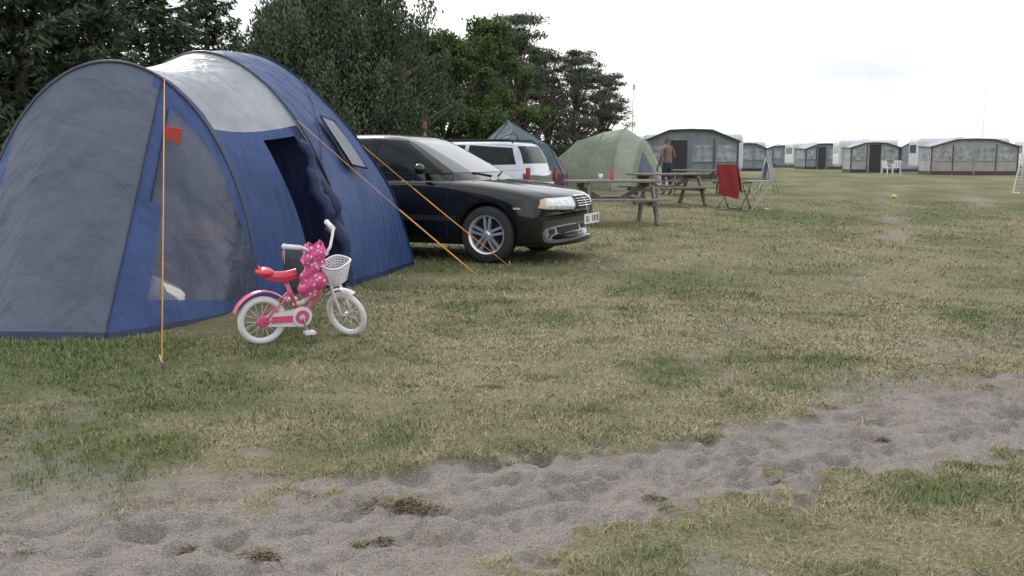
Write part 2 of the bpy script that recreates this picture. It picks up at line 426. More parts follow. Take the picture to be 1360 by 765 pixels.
def spruce(H, Rad, seed, dens=110):
    rng = np.random.default_rng(seed); m = MB(); LV = []; LC = []
    m.tube([(0, 0, 0), (0, 0, H * .5), (0, 0, H)], [H * .02, H * .012, .01], 0, 8)
    z = .25
    while z < H * .99:
        f = z / H; L_ = Rad * (1 - f) ** .8 + .12; nb = rng.integers(7, 10)
        for k in range(nb):
            th = rng.random() * 6.283; Lb = L_ * (.65 + .5 * rng.random()); dr_ = -.25 - .15 * rng.random() + .5 * f
            dx, dy = math.cos(th), math.sin(th)
            def bp(s_): return np.stack([dx * Lb * s_, dy * Lb * s_, z + Lb * (dr_ * s_ + .28 * s_ ** 2.2)], -1)
            m.tube([tuple(bp(np.array(q))) for q in (0., .5, 1.)], [.018 * (1 - f) + .006, .01, .004], 0, 4)
            n = int(dens * (Lb / Rad + .25)); s_ = rng.random(n) ** .75; P = bp(s_)
            side = np.array([-dy, dx, 0]); sw = (rng.random(n) - .5) * 2 * .28 * Lb * (1.1 - s_)
            P = P + side * sw[:, None]; P[:, 2] -= np.abs(rng.normal(0, .07, n)) + .05 * np.abs(sw)
            a = np.stack([dx * .7 + side[0] * np.sign(sw) * .6 + rng.normal(0, .3, n), dy * .7 + side[1] * np.sign(sw) * .6 + rng.normal(0, .3, n), -.55 + rng.normal(0, .3, n)], -1); a /= np.linalg.norm(a, axis=1)[:, None]
            b = np.cross(a, rdir(rng, n)); b /= np.linalg.norm(b, axis=1)[:, None]
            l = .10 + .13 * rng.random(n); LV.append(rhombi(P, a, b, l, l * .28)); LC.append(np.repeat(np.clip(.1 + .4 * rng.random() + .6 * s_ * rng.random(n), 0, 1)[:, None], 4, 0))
        z += .17 + .05 * rng.random()
    return m, np.concatenate(LV), np.concatenate(LC)
def proto(g, lm, nm):
    m, LV, LC = g
    me = bpy.data.meshes.new(nm + '_wood'); me.from_pydata(m.v, [], m.f); me.materials.append(BARK); me.polygons.foreach_set('use_smooth', [True] * len(m.f))
    ml = np_mesh(nm + '_foliage', LV, np.arange(len(LV)).reshape(-1, 4), [lm], LC); return me, ml
def place(pr, name, px, D, s_=1, rz=0, sz=None):
    e_ = empty(name, ((px - 680) / 1300 * D, D, 0), rz); e_.scale = (s_, s_, sz or s_)
    for me_, nm in zip(pr, ('trunk', 'foliage')): link(bpy.data.objects.new(nm, me_), e_)
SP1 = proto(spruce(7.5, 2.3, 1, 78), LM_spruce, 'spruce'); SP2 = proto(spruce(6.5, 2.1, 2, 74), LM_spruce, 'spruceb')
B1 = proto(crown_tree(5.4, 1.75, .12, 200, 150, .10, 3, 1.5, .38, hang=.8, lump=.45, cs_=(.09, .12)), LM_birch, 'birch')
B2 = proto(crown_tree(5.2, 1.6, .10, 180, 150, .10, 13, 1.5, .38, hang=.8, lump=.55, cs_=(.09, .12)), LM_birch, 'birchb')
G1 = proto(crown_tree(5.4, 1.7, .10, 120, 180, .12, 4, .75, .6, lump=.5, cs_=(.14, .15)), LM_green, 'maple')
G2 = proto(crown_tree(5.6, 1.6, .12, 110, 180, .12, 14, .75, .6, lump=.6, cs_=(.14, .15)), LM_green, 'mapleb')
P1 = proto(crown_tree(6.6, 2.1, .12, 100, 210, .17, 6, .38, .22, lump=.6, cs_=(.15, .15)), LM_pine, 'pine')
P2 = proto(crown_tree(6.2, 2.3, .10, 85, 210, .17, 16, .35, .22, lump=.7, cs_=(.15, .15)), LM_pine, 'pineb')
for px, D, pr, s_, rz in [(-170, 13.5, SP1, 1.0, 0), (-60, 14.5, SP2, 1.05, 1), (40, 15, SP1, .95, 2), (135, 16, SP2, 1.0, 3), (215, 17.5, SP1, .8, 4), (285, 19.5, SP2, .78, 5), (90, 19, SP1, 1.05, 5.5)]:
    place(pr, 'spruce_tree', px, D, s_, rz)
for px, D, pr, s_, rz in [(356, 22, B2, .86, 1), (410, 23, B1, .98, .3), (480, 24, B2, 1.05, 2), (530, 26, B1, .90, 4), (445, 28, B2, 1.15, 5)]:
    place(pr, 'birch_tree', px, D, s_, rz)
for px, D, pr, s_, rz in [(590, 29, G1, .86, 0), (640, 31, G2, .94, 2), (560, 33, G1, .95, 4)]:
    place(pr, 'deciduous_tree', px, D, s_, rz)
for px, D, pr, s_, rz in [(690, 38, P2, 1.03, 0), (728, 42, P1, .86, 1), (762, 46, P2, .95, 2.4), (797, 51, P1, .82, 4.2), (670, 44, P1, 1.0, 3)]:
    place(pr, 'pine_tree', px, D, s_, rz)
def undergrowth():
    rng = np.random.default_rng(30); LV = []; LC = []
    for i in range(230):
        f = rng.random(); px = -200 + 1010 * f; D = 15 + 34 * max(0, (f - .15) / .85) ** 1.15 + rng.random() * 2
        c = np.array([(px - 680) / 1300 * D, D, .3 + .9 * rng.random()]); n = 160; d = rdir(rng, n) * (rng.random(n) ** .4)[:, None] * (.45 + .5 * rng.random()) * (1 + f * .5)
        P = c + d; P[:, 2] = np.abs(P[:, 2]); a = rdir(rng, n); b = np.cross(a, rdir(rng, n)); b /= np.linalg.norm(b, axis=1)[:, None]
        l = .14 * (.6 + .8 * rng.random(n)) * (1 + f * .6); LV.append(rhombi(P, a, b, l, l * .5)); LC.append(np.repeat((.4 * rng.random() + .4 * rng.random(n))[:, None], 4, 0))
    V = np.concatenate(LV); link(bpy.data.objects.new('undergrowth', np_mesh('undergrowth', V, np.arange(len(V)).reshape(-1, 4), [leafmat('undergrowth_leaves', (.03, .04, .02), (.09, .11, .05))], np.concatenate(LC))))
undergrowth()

# ------------------------------------------------------------------ the big blue tent
F_GREY = fabric('tent_grey', (.115, .145, .20), .22, .65)
F_ROOF = fabric('tent_grey_skylit', (.40, .43, .47), .15, .65)  # same grey fabric; brightness of its sky-facing side is put into the colour
F_BLUE = fabric('tent_blue', (.05, .098, .265), .25, .6)
F_NAVY = fabric('tent_navy', (.018, .03, .09), .12, .5)
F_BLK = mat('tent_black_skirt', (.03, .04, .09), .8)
ORANGE = mat('orange_cord', (.70, .33, .07), .7)
POLE = mat('fibreglass_pole', (.06, .065, .08), .4)
RED = mat('red_fabric', (.55, .08, .07), .6)
tm = NT('mesh_window')
tb = tm.new('ShaderNodeBsdfTransparent'); tb.inputs['Color'].default_value = (.8, .85, 1, 1); tm.b.inputs['Roughness'].default_value = .3
tm.l(tm.ramp(tm.noise(2.2, 5), [(.35, (.07, .09, .15)), (.7, (.17, .20, .29))]), tm.b.inputs['Base Color'])
tm.bump(tm.noise(3, 5, dist=1.5), .6, .05)
ms = tm.new('ShaderNodeMixShader'); ms.inputs[0].default_value = .55
tm.l(tb.outputs[0], ms.inputs[1]); tm.l(tm.b.outputs[0], ms.inputs[2]); tm.l(ms.outputs[0], tm.out.inputs['Surface'])
F_WIN = tm.m
def arch(Lp, Rp, h, n=2.0, bow=0):
    Lp = Vector(Lp).to_3d(); Rp = Vector(Rp).to_3d()
    def P(u):
        s_ = -math.cos(math.pi * u); p = (Lp + Rp) / 2 + (Rp - Lp) / 2 * s_
        z = h * max(0, 1 - abs(s_) ** n) ** (1 / n); return Vector((p.x, p.y + bow * (1 - s_ * s_), z))
    return P
H1 = arch((-4.05, 7.35), (-2.1, 8.0), 1.91); H2 = arch((-4.2, 9.3), (-1.47, 8.9), 2.13, 1.8)
H3 = arch((-4.25, 10.9), (-1.10, 10.75), 2.22, 1.55, -.6)
UB = .615
Bk = [(0, (-4.05, 7.35)), (.2, (-3.9, 6.75)), (.4, (-3.4, 6.36)), (UB, (-2.67, 6.31)), (.66, (-2.50, 6.50)), (.85, (-2.18, 7.25)), (1, (-2.1, 8.0))]
def Bq(u):
    for (a, p), (b, q) in zip(Bk, Bk[1:]):
        if u <= b + 1e-9: return Vector(p).lerp(Vector(q), (u - a) / (b - a)).to_3d()
    return Vector(Bk[-1][1]).to_3d()
tent = empty('blue_tent')
def wob(p, k=1.0):
    x = np.array([p.x * 1.9 + p.z * 1.1]); y = np.array([p.y * 1.9 - p.z * 1.4]); return (float(vnoise(x, y, 5)[0]) - .5) * .07 * k
def front(u, v):
    a = H1(u); b = Bq(u); p = a.lerp(b, v); bulge = math.sin(math.pi * v) * (.05 + wob(p) * 1.3)
    cr = (math.sin(u * 46 + 2 * math.sin(v * 3)) * .012 + math.sin(u * 83 + v * 4) * .006) * v * min(1, (1 - v) * 6 + .3)
    p += Vector((.35, -.85, .15)) * (bulge + cr) * math.sin(math.pi * min(1, max(0, u))) ** .5
    return p
us = linsp(0, .585, 56) + linsp(.585, UB, 4)[1:] + linsp(UB, .66, 7)[1:] + linsp(.66, 1, 30)[1:]; vs = linsp(0, 1, 41)
def fmat(u, v):
    if v > .985: return 3
    if .15 < u < .27 and v < .3: return 1
    if u > .64 and v < .11 + .05 * (u > .8): return 1
    if u > .59 and v < .05: return 1
    if u < UB: return 0
    if u < .64 + .02 * (v > .5): return 1
    if u > .965 or v > .87: return 1
    return 2
m = MB(); m.grid(front, us, vs, fmat); m.obj('porch_front', [F_GREY, F_BLUE, F_WIN, F_BLK], tent)
def midp(u, v):
    p = H1(u).lerp(H2(u), v); sag = math.sin(math.pi * v) * .08
    p.z -= sag * math.sin(math.pi * u) * (1 + .25 * math.sin(u * 40)); p.x -= .04 * math.sin(math.pi * v) * (u > .7) + wob(p, .8); return p
def mmat(u, v):
    if u > .5 and v < .07: return 1
    if .24 < u < .735: return 0
    if v > .9: return 2
    return 1
m = MB(); m.grid(midp, linsp(0, 1, 61), linsp(0, 1, 25), mmat, skip=lambda u, v: u > .75 and .60 < v < .9); m.obj('tunnel_roof_and_sides', [F_ROOF, F_BLUE, F_NAVY], tent)
def dome(u, v):
    if v <= 1:
        p = H2(u).lerp(H3(u), v); p.z += math.sin(math.pi * v) * .03 * math.sin(math.pi * u)
        if u > .5: p.x -= (.05 * math.sin(math.pi * v) + wob(p, .9)) * math.sin(math.pi * u) ** .5
        return p
    q = v - 1; a = H3(u); b = Vector((lerp(-4.25, -1.10, (1 - math.cos(math.pi * u)) / 2), 10.95 + .25 * math.sin(math.pi * u), 0))
    p = a.lerp(b, q); p.z = a.z * math.sqrt(max(0, 1 - q * q)); return p
def dmat(u, v): return 1 if (u > .988 or u < .012) else 0
m = MB(); m.grid(dome, linsp(0, 1, 70), linsp(0, 2, 49), dmat); m.obj('sleeping_dome', [F_BLUE, F_NAVY], tent)
m = MB()
up = lambda P, d: [P(u) + Vector((0, 0, d)) for u in linsp(0, 1, 60)]
m.tube(up(H1, .008), .014, 0, 6); m.tube(up(H2, .008), .012, 0, 6)
m.tube([dome(u, 1.0) + Vector((.006, 0, .008)) for u in linsp(0, 1, 60)], .009, 1, 6)
m.tube([dome(lerp(.80, .60, q), q * 1.0) + Vector((.01, -.004, .008)) for q in linsp(0, 1, 20)], .005, 1, 5)
m.tube([front(UB, v) + Vector((.004, -.008, .004)) for v in linsp(0, 1, 30)], .005, 1, 5)
m.tube([front(.64, v) + Vector((.004, -.008, .004)) for v in linsp(.1, .5, 15)], .005, 1, 5)
m.obj('poles_and_seams', [POLE, F_NAVY, F_GREY], tent)
m = MB()
def vent(a, b):
    u = lerp(.80, .715, b); v = lerp(.40, .66, a); p = dome(u, v); return p + Vector((.05 + .03 * (1 - b), -.03, .03 + .01 * b))
m.grid(vent, linsp(0, 1, 8), linsp(0, 1, 8), 0)
m.tube([vent(0, 0), vent(1, 0), vent(1, 1), vent(0, 1)], .012, 1, 5, True); m.obj('vent_flap', [fabric('vent_grey', (.22, .25, .30), .1, .3), F_NAVY], tent)
m = MB(); pts = []; rs = []
for q in linsp(0, 1, 22):
    p = midp(lerp(.76, .985, q), .885); pts.append(p + Vector((.05 + .03 * math.sin(q * 19), -.05, 0))); rs.append(.035 + .035 * math.sin(math.pi * q) + .014 * math.sin(q * 31))
m.tube(pts, rs, 0, 9); pts = []
for q in linsp(0, 1, 12): pts.append(midp(lerp(.80, .9, q), .80) + Vector((.08 + .02 * math.sin(q * 12), -.06, 0)))
m.tube(pts, [.02, .05, .06, .055, .07, .06, .07, .05, .06, .05, .04, .02], 0, 8); m.obj('rolled_door', [F_NAVY, F_BLUE], tent)
m = MB()
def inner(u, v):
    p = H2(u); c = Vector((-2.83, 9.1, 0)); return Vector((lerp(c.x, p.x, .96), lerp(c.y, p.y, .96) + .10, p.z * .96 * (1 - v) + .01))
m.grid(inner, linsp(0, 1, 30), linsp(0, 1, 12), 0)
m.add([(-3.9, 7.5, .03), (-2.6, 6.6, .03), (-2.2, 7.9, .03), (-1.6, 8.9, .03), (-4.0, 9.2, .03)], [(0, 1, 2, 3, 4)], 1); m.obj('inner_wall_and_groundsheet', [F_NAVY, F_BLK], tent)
BAG = mat('dark_bag', (.04, .045, .06), .8, bump=.5, bscale=8); MAR = mat('maroon_bag', (.25, .05, .06), .8, bump=.4, bscale=8); CRM = mat('pale_cloth', (.70, .68, .62), .85, bump=.6, bscale=6)
m = MB(); m.box((-2.55, 7.85, .28), (.5, .4, .5), 0, (0, 0, .4)); m.box((-2.85, 7.5, .2), (.5, .4, .36), 1, (0, 0, .1)); m.box((-2.5, 7.75, .62), (.42, .3, .16), 1, (.1, .1, .6))
m.box((-2.50, 6.90, .22), (.32, .2, .2), 2, (.1, .5, .9)); m.box((-2.0, 8.5, .2), (.3, .4, .38), 0, (0, 0, .9)); m.obj('camping_bags', [BAG, MAR, CRM], tent, bevel=.07)
m = MB(); p = front(.655, .20); m.box(tuple(p + Vector((.02, -.03, 0))), (.12, .012, .12), 0, (.3, .15, .5)); m.obj('red_tag', [RED], tent)
PEG = mat('steel_peg', (.4, .4, .42), .35, .9)
def guy(a, b, r=.0045):
    m.tube([a, Vector(a).lerp(Vector(b), .5) - Vector((0, 0, .015)), b], r, 0, 5); m.tube([Vector(b) + Vector((.01, 0, -.02)), Vector(b) + Vector((-.01, 0, .07))], .005, 1, 5)
m = MB(); guy(H1(.62) + Vector((0, 0, .02)), (-1.975, 5.41, .02), .0042)
guy(H2(.72), (-.06, 8.05, .02), .0032); guy(dome(.74, 1.0), (-.02, 10.4, .02), .0040); guy(dome(.6, 1.9), (-2.2, 11.6, .02))
for a, b, f0, f1 in ((H2(.72), Vector((-.06, 8.05, .02)), .52, .86), (dome(.74, 1.0), Vector((-.02, 10.4, .02)), .35, .8)):
    m.tube([Vector(a).lerp(b, f) - Vector((0, 0, .015 * (1 - abs(2 * f - 1)))) for f in (f0, (f0 + f1) / 2, f1)], .0066, 0, 5)
m.obj('guy_ropes', [ORANGE, PEG], tent)

# ------------------------------------------------------------------ cars
TYRE = mat('tyre_rubber', (.03, .03, .032), .85, bump=.3, bscale=30); ALLOY = mat('alloy_rim', (.72, .73, .75), .28, .8, var=.05)
GLASS = mat('car_window', (.014, .018, .02), .06, 0, var=.2, spec=.2); WSCR = mat('car_windscreen', (.035, .042, .045), .05, 0, var=.2, spec=.8, coat=.8); CHROME = mat('chrome', (.75, .75, .76), .12, 1, var=.03)
BLKPL = mat('black_plastic', (.022, .022, .025), .65, spec=.25); HEADL = mat('headlight_glass', (.70, .73, .76), .08, .3, var=.25, scale=18, coat=1)
PLATE = mat('number_plate', (.78, .78, .76), .4, var=.05); TAILL = mat('tail_lamp', (.30, .03, .03), .2, coat=.6); AMBER = mat('amber_lamp', (.60, .42, .28), .15, coat=1)
def wheel(m, c, sgn, R_=.316, rim=.212):
    cx, cy, cz = c; W = .10
    prof = [(rim, -W), (R_ - .03, -W - .012), (R_ - .008, -W + .015), (R_, -W + .04), (R_, W - .04), (R_ - .008, W - .015), (R_ - .03, W + .012), (rim, W)]
    m.lathe(prof, c, 0, 40)
    m.lathe([(rim + .004, -W - .002), (rim - .012, -W + .002), (rim - .02, 0), (rim - .012, W), (rim + .004, W + .002)], c, 1, 40)
    m.lathe([(.001, sgn * -.01), (rim - .02, sgn * -.01)], c, 2, 30)
    m.lathe([(.001, sgn * .085), (.03, sgn * .085), (.05, sgn * .07), (.06, sgn * .02)], c, 1, 20)
    for k in range(5):
        a = k * 2 * math.pi / 5 + .3
        d = Vector((math.cos(a), 0, math.sin(a))); s_ = Vector((-math.sin(a), 0, math.cos(a))); o = Vector(c)
        def q(r, w_, h): return o + d * r + s_ * w_ + Vector((0, sgn * h, 0))
        for w0 in (-1, 1):
            o2 = w0 * .018; o3 = w0 * .034
            vs_ = [q(.03, o2 - .014, .08), q(.03, o2 + .014, .08), q(rim - .01, o3 + .015, .078), q(rim - .01, o3 - .015, .078), q(.03, o2 - .014, .03), q(.03, o2 + .014, .03), q(rim - .01, o3 + .018, .03), q(rim - .01, o3 - .018, .03)]
            m.add(vs_, [(0, 1, 2, 3), (0, 3, 7, 4), (1, 5, 6, 2), (2, 6, 7, 3), (0, 4, 5, 1)], 1)
def make_car(name, loc, rz, paint, wagon=False, s_=1.0):
    car = empty(name, loc, rz, s_)
    st = [(.90, .30, .57, .62), (.885, .22, .64, .76), (.83, .19, .735, .81), (.70, .18, .79, .838), (.38, .18, .84, .855), (0, .18, .888, .862), (-.35, .18, .93, .866), (-.7, .18, .95, .866), (-1.2, .18, .955, .866), (-2, .18, .96, .866), (-2.6, .18, .97, .864), (-3.0, .19, .975, .85), (-3.4, .22, .965, .825), (-3.53, .26, .92, .79), (-3.58, .33, .80, .70)]
    wf = [0, .5, .88, .962, .985, 1, 1.0, .992, .968, .91, .62, 0]; zf = [0, 0, 0, .07, .2, .4, .55, .74, .88, .955, .99, 1.0]
    vs_ = []; n = 22
    for x, zb, zt, w_ in st:
        half = []
        for a, b in zip(wf, zf):
            y = a * w_; k = float(sstep(.1, .85, np.array(x))); k2 = float(sstep(-2.9, -3.55, np.array(x)))
            xx = x - .26 * a ** 2.3 * k + .13 * a ** 2.6 * k2; half.append((xx, y, zb + (zt - zb) * b))
        ring = half + [(p[0], -p[1], p[2]) for p in half[-2:0:-1]]; vs_ += ring
    fs = []
    for i in range(len(st) - 1):
        for j in range(n): fs.append((i * n + j, (i + 1) * n + j, (i + 1) * n + (j + 1) % n, i * n + (j + 1) % n))
    for b0 in (0, (len(st) - 1) * n):
        for j in range(11):
            l0, l1 = b0 + j, b0 + j + 1; r0, r1 = b0 + (22 - j) % 22, b0 + (22 - j - 1) % 22
            q = (l0, l1, r1, r0); q = tuple(dict.fromkeys(q))
            if len(q) > 2: fs.append(q if b0 == 0 else q[::-1])
    m = MB(); m.add(vs_, fs, 0, True); body = m.obj('body', [paint, BLKPL], car, merge=True)
    sb = body.modifiers.new('s', 'SUBSURF'); sb.levels = 2; sb.render_levels = 2
    cut = []
    for ax in (0, -2.615):
        for sg in (-1, 1):
            c = MB(); c.lathe([(.001, -.25), (.345, -.25), (.345, .25), (.001, .25)], (ax, sg * .80, .325), 1, 40)
            oc = c.obj('cut', [paint, BLKPL], car, merge=True); bo = body.modifiers.new('c', 'BOOLEAN'); bo.object = oc; bo.operation = 'DIFFERENCE'; bo.solver = 'EXACT'; cut.append(oc)
    bake(body); body.data.polygons.foreach_set('use_smooth', [True] * len(body.data.polygons))
    for c in cut: bpy.data.objects.remove(c)
    for p in body.data.polygons:
        if p.material_index == 1: p.use_smooth = False
    xr = [-2.98, -2.80, -2.58, -2.38, -2.22, -2.08, -1.95] if not wagon else [-3.50, -3.46, -3.40, -3.33, -3.26, -3.12, -2.5]
    lay = [(.90, -.20, xr[0], .80), (1.04, -.46, xr[1], .765), (1.19, -.74, xr[2], .715), (1.32, -.99, xr[3], .66), (1.385, -1.14, xr[4], .61), (1.422, -1.34, xr[5], .49), (1.438, -1.6, xr[6], .22)]
    m = MB(); n = 56; vs_ = []
    for z, xf, xb, hw in lay:
        cx = (xf + xb) / 2; a = (xf - xb) / 2
        for j in range(n):
            t_ = 2 * math.pi * j / n; c_, s2 = math.cos(t_), math.sin(t_); ex = 2 / 4.6
            vs_.append((cx + a * math.copysign(abs(c_) ** ex, c_), hw * math.copysign(abs(s2) ** ex, s2), z))
    fs = [(i * n + j, i * n + (j + 1) % n, (i + 1) * n + (j + 1) % n, (i + 1) * n + j) for i in range(len(lay) - 1) for j in range(n)]; fs.append(tuple((len(lay) - 1) * n + j for j in range(n)))
    m.add(vs_, fs, 0, True); gh = m.obj('cabin', [paint], car, sub=1); bake(gh); gh.data.polygons.foreach_set('use_smooth', [True] * len(gh.data.polygons))
    vv = [v.co.copy() for v in body.data.vertices]; ff = [tuple(p.vertices) for p in body.data.polygons]; o = len(vv)
    vv += [v.co.copy() for v in gh.data.vertices]; ff += [tuple(o + k for k in p.vertices) for p in gh.data.polygons]
    bv = BVHTree.FromPolygons(vv, ff)
    def patch(m, cs, view, mi, n=14, off=.004, nv=None):
        nv = nv or n; c = [Vector(q) for q in cs]
        def P(u, v):
            a = c[0].lerp(c[1], u); b = c[3].lerp(c[2], u); p = a.lerp(b, v)
            if view == 'R': o_, d = Vector((p.x, -3, p.y)), Vector((0, 1, 0))
            elif view == 'L': o_, d = Vector((p.x, 3, p.y)), Vector((0, -1, 0))
            elif view == 'F': o_, d = Vector((4, p.x, p.y)), Vector((-1, 0, 0))
            elif view == 'B': o_, d = Vector((-7, p.x, p.y)), Vector((1, 0, 0))
            else: o_, d = Vector((p.x, p.y, 4)), Vector((0, 0, -1))
            h = bv.ray_cast(o_, d)
            if h[0] is None: return o_ + d * 3.6
            nn = h[1] if h[1].dot(d) < 0 else -h[1]
            return h[0] + nn * off
        m.grid(P, linsp(0, 1, n), linsp(0, 1, nv), mi)
    m = MB(); dz = .04
    for vw in 'RL':
        if not wagon:
            W = [[(-.60, .950), (-1.44, .965), (-1.44, 1.325), (-1.13, 1.305)], [(-1.51, .965), (-2.18, .975), (-2.12, 1.31), (-1.51, 1.33)], [(-2.24, .975), (-2.56, .985), (-2.36, 1.21), (-2.19, 1.29)]]
        else:
            W = [[(-.70, .955), (-1.44, .965), (-1.44, 1.32), (-1.19, 1.30)], [(-1.51, .965), (-2.28, .97), (-2.28, 1.32), (-1.51, 1.32)], [(-2.36, .97), (-3.25, .985), (-3.15, 1.27), (-2.36, 1.32)]]
        for q in W: patch(m, [(a, b + dz) for a, b in q], vw, 0, 16)
        for q in [[(-.50, .93), (-2.75, .955), (-2.75, .967), (-.50, .942)]]: patch(m, [(a, b + dz) for a, b in q], vw, 1, 30, .008, 2)
        patch(m, [(-1.445, 1.0), (-1.505, 1.0), (-1.505, 1.365), (-1.445, 1.365)], vw, 1, 3, .005, 14)
        patch(m, [(-.36, .46), (-2.26, .46), (-2.26, .52), (-.36, .52)], vw, 1, 30, .010, 4)
        for xa, xb in ((-.47, -.47), (-1.48, -1.47), (-2.22, -2.24)):
            patch(m, [(xa, .26), (xa - .008, .26), (xb - .008, .95), (xb, .95)], vw, 1, 2, .003, 24)
        patch(m, [(-.5, .255), (-2.25, .255), (-2.25, .263), (-.5, .263)], vw, 1, 24, .003, 2)
        for hx in (-1.32, -2.08): patch(m, [(hx - .09, .82), (hx + .07, .82), (hx + .07, .855), (hx - .09, .855)], vw, 7, 6, .022, 3)
        patch(m, [(.32, .60), (.40, .60), (.40, .62), (.32, .62)], vw, 5, 5, .006, 3)
    patch(m, [(-.64, .985), (.64, .985), (.52, 1.355), (-.52, 1.355)], 'F', 8, 24)
    if wagon: patch(m, [(-.58, 1.04), (.58, 1.04), (.50, 1.34), (-.50, 1.34)], 'B', 0, 20)
    else: patch(m, [(-.60, 1.03), (.60, 1.03), (.50, 1.34), (-.50, 1.34)], 'B', 0, 20)
    for sg in (-1, 1):
        patch(m, [(.66, sg * .60), (.66, sg * .608), (-.15, sg * .718), (-.15, sg * .71)], 'T', 1, 2, .003, 24)
        m.tube([(-.27, sg * .1, .945), (-.36, sg * .42, .985)], .010, 1, 5)
    patch(m, [(-.24, .595), (.24, .595), (.19, .725), (-.19, .725)], 'F', 1, 16, .006, 8)
    for zz in (.62, .645, .67, .695): patch(m, [(-.22, zz), (.22, zz), (.22, zz + .005), (-.22, zz + .005)], 'F', 2, 12, .012, 2)
    patch(m, [(-.255, .583), (.255, .583), (.255, .595), (-.255, .595)], 'F', 2, 14, .014, 2); patch(m, [(-.20, .722), (.20, .722), (.20, .733), (-.20, .733)], 'F', 2, 14, .014, 2)
    patch(m, [(-.006, .60), (.006, .60), (.006, .73), (-.006, .73)], 'F', 2, 2, .014, 6)
    for sg in (-1, 1):
        patch(m, [(sg * .29, .59), (sg * .72, .605), (sg * .69, .715), (sg * .27, .722)], 'F', 3, 18, .007, 8)
        patch(m, [(sg * .72, .605), (sg * .785, .618), (sg * .75, .70), (sg * .69, .715)], 'F', 5, 8, .007, 6)
        patch(m, [(sg * .30, .580), (sg * .79, .598), (sg * .79, .606), (sg * .30, .590)], 'F', 1, 14, .009, 2)
        patch(m, [(sg * .44, .325), (sg * .60, .325), (sg * .60, .375), (sg * .44, .375)], 'F', 1, 8, .005, 5)
        if not wagon: patch(m, [(sg * .50, .62), (sg * .74, .62), (sg * .72, .80), (sg * .50, .80)], 'B', 4, 10, .006, 6)
    patch(m, [(-.36, .32), (.36, .32), (.36, .385), (-.36, .385)], 'F', 1, 14, .005, 5)
    patch(m, [(-.79, .475), (.79, .475), (.79, .52), (-.79, .52)], 'F', 1, 34, .012, 4)
    patch(m, [(-.79, .475), (.79, .475), (.79, .52), (-.79, .52)], 'B', 1, 34, .012, 4)
    m.box((.932, 0, .475), (.012, .50, .11), 6); m.box((-3.62, 0, .66), (.012, .50, .11), 6)
    for k in range(7):
        if k != 2: m.box((.940, -.19 + k * .063, .475), (.004, .012 if k % 2 else .03, .07), 1)
    for sg in (-1, 1):
        m.ball((-.78, sg * .915, 1.03), (.055, .085, .06), 7, 8); m.box((-.78, sg * .83, 1.0), (.05, .1, .04), 1)
    m.obj('windows_lamps_and_trim', [GLASS, BLKPL, CHROME, HEADL, TAILL, AMBER, PLATE, paint, WSCR], car)
    if wagon:
        m = MB()
        for sg in (-1, 1): m.tube([(-1.4, sg * .55, 1.415), (-1.45, sg * .55, 1.46), (-3.1, sg * .55, 1.45), (-3.15, sg * .55, 1.39)], .014, 0, 6)
        for sg in (-1, 1): m.box((-3.49, sg * .70, .86), (.05, .10, .22), 1)
        m.obj('roof_rails_and_lamps', [BLKPL, TAILL], car, bevel=.01)
    m = MB()
    for ax in (0, -2.615):
        for sg in (-1, 1): wheel(m, (ax, sg * .752, .316), sg)
    m.obj('wheels', [TYRE, ALLOY, BLKPL], car)
    m = MB(); m.box((-1.3, 0, .30), (3.6, 1.05, .22), 0); m.obj('underbody', [BLKPL], car)
    return car
PBLK = mat('black_car_paint', (.005, .006, .008), .3, 0, var=.1, coat=1, spec=.1)
PSIL = mat('silver_car_paint', (.42, .46, .52), .3, .55, var=.05, coat=1)
make_car('parked_car', (.05, 11.72, 0), R(-23), PBLK, False, 1.02)
make_car('parked_estate_car', (-2.75, 19.3, 0), R(158), PSIL, True, 1.02)

# ------------------------------------------------------------------ child's bicycle
BW = mat('white_rubber', (.72, .72, .76), .6, var=.06); BP = mat('pink_paint', (.70, .10, .22), .3, coat=.8, var=.06); BR = mat('red_saddle', (.58, .03, .06), .35, var=.08, coat=.5)
BS = mat('bike_steel', (.5, .5, .52), .3, .9); BWP = mat('white_paint', (.74, .72, .78), .3, coat=.5, var=.05)
tp = NT('pink_heart_fabric'); vo = tp.new('ShaderNodeTexVoronoi'); vo.inputs['Scale'].default_value = 34; tp.l(tp.coord(), vo.inputs['Vector'])
tp.l(tp.ramp(vo.outputs['Distance'], [(.28, (.82, .55, .66)), (.38, (.62, .09, .26))]), tp.b.inputs['Base Color']); tp.b.inputs['Roughness'].default_value = .8; tp.bump(tp.noise(9, 4), .6, .02)
BH = tp.m
bike = empty('childrens_bicycle', (-1.605, 6.18, 0), rot=Euler((R(6), 0, R(31)), 'XYZ'))
def bwheel(m, c, R_=.158):
    m.lathe([(R_ - .021 + .021 * math.cos(a), .019 * math.sin(a)) for a in linsp(0, 2 * math.pi * 11 / 12, 12)], c, 0, 40, closed_prof=True)
    m.lathe([(R_ - .036, -.012), (R_ - .030, -.014), (R_ - .030, .014), (R_ - .036, .012)], c, 3, 36, closed_prof=True)
    m.lathe([(.001, -.04), (.014, -.04), (.014, .04), (.001, .04)], c, 2, 12)
    for k in range(16):
        a = k * math.pi / 8; m.tube([(c[0] + .012 * math.cos(a + .5), c[1] + (.03 if k % 2 else -.03), c[2] + .012 * math.sin(a + .5)), (c[0] + (R_ - .035) * math.cos(a), c[1], c[2] + (R_ - .035) * math.sin(a))], .0018, 3, 4)
mats = [BW, BP, BS, BWP, BR, BH]
m = MB(); bwheel(m, (0, 0, .158)); m.obj('rear_wheel', mats, bike)
m = MB()
m.tube([(.425, 0, .40), (.365, 0, .30), (.30, 0, .20), (.25, 0, .17)], .017, 1, 10); m.tube([(.43, 0, .44), (.36, 0, .34), (.27, 0, .255), (.20, 0, .25)], .014, 3, 10)
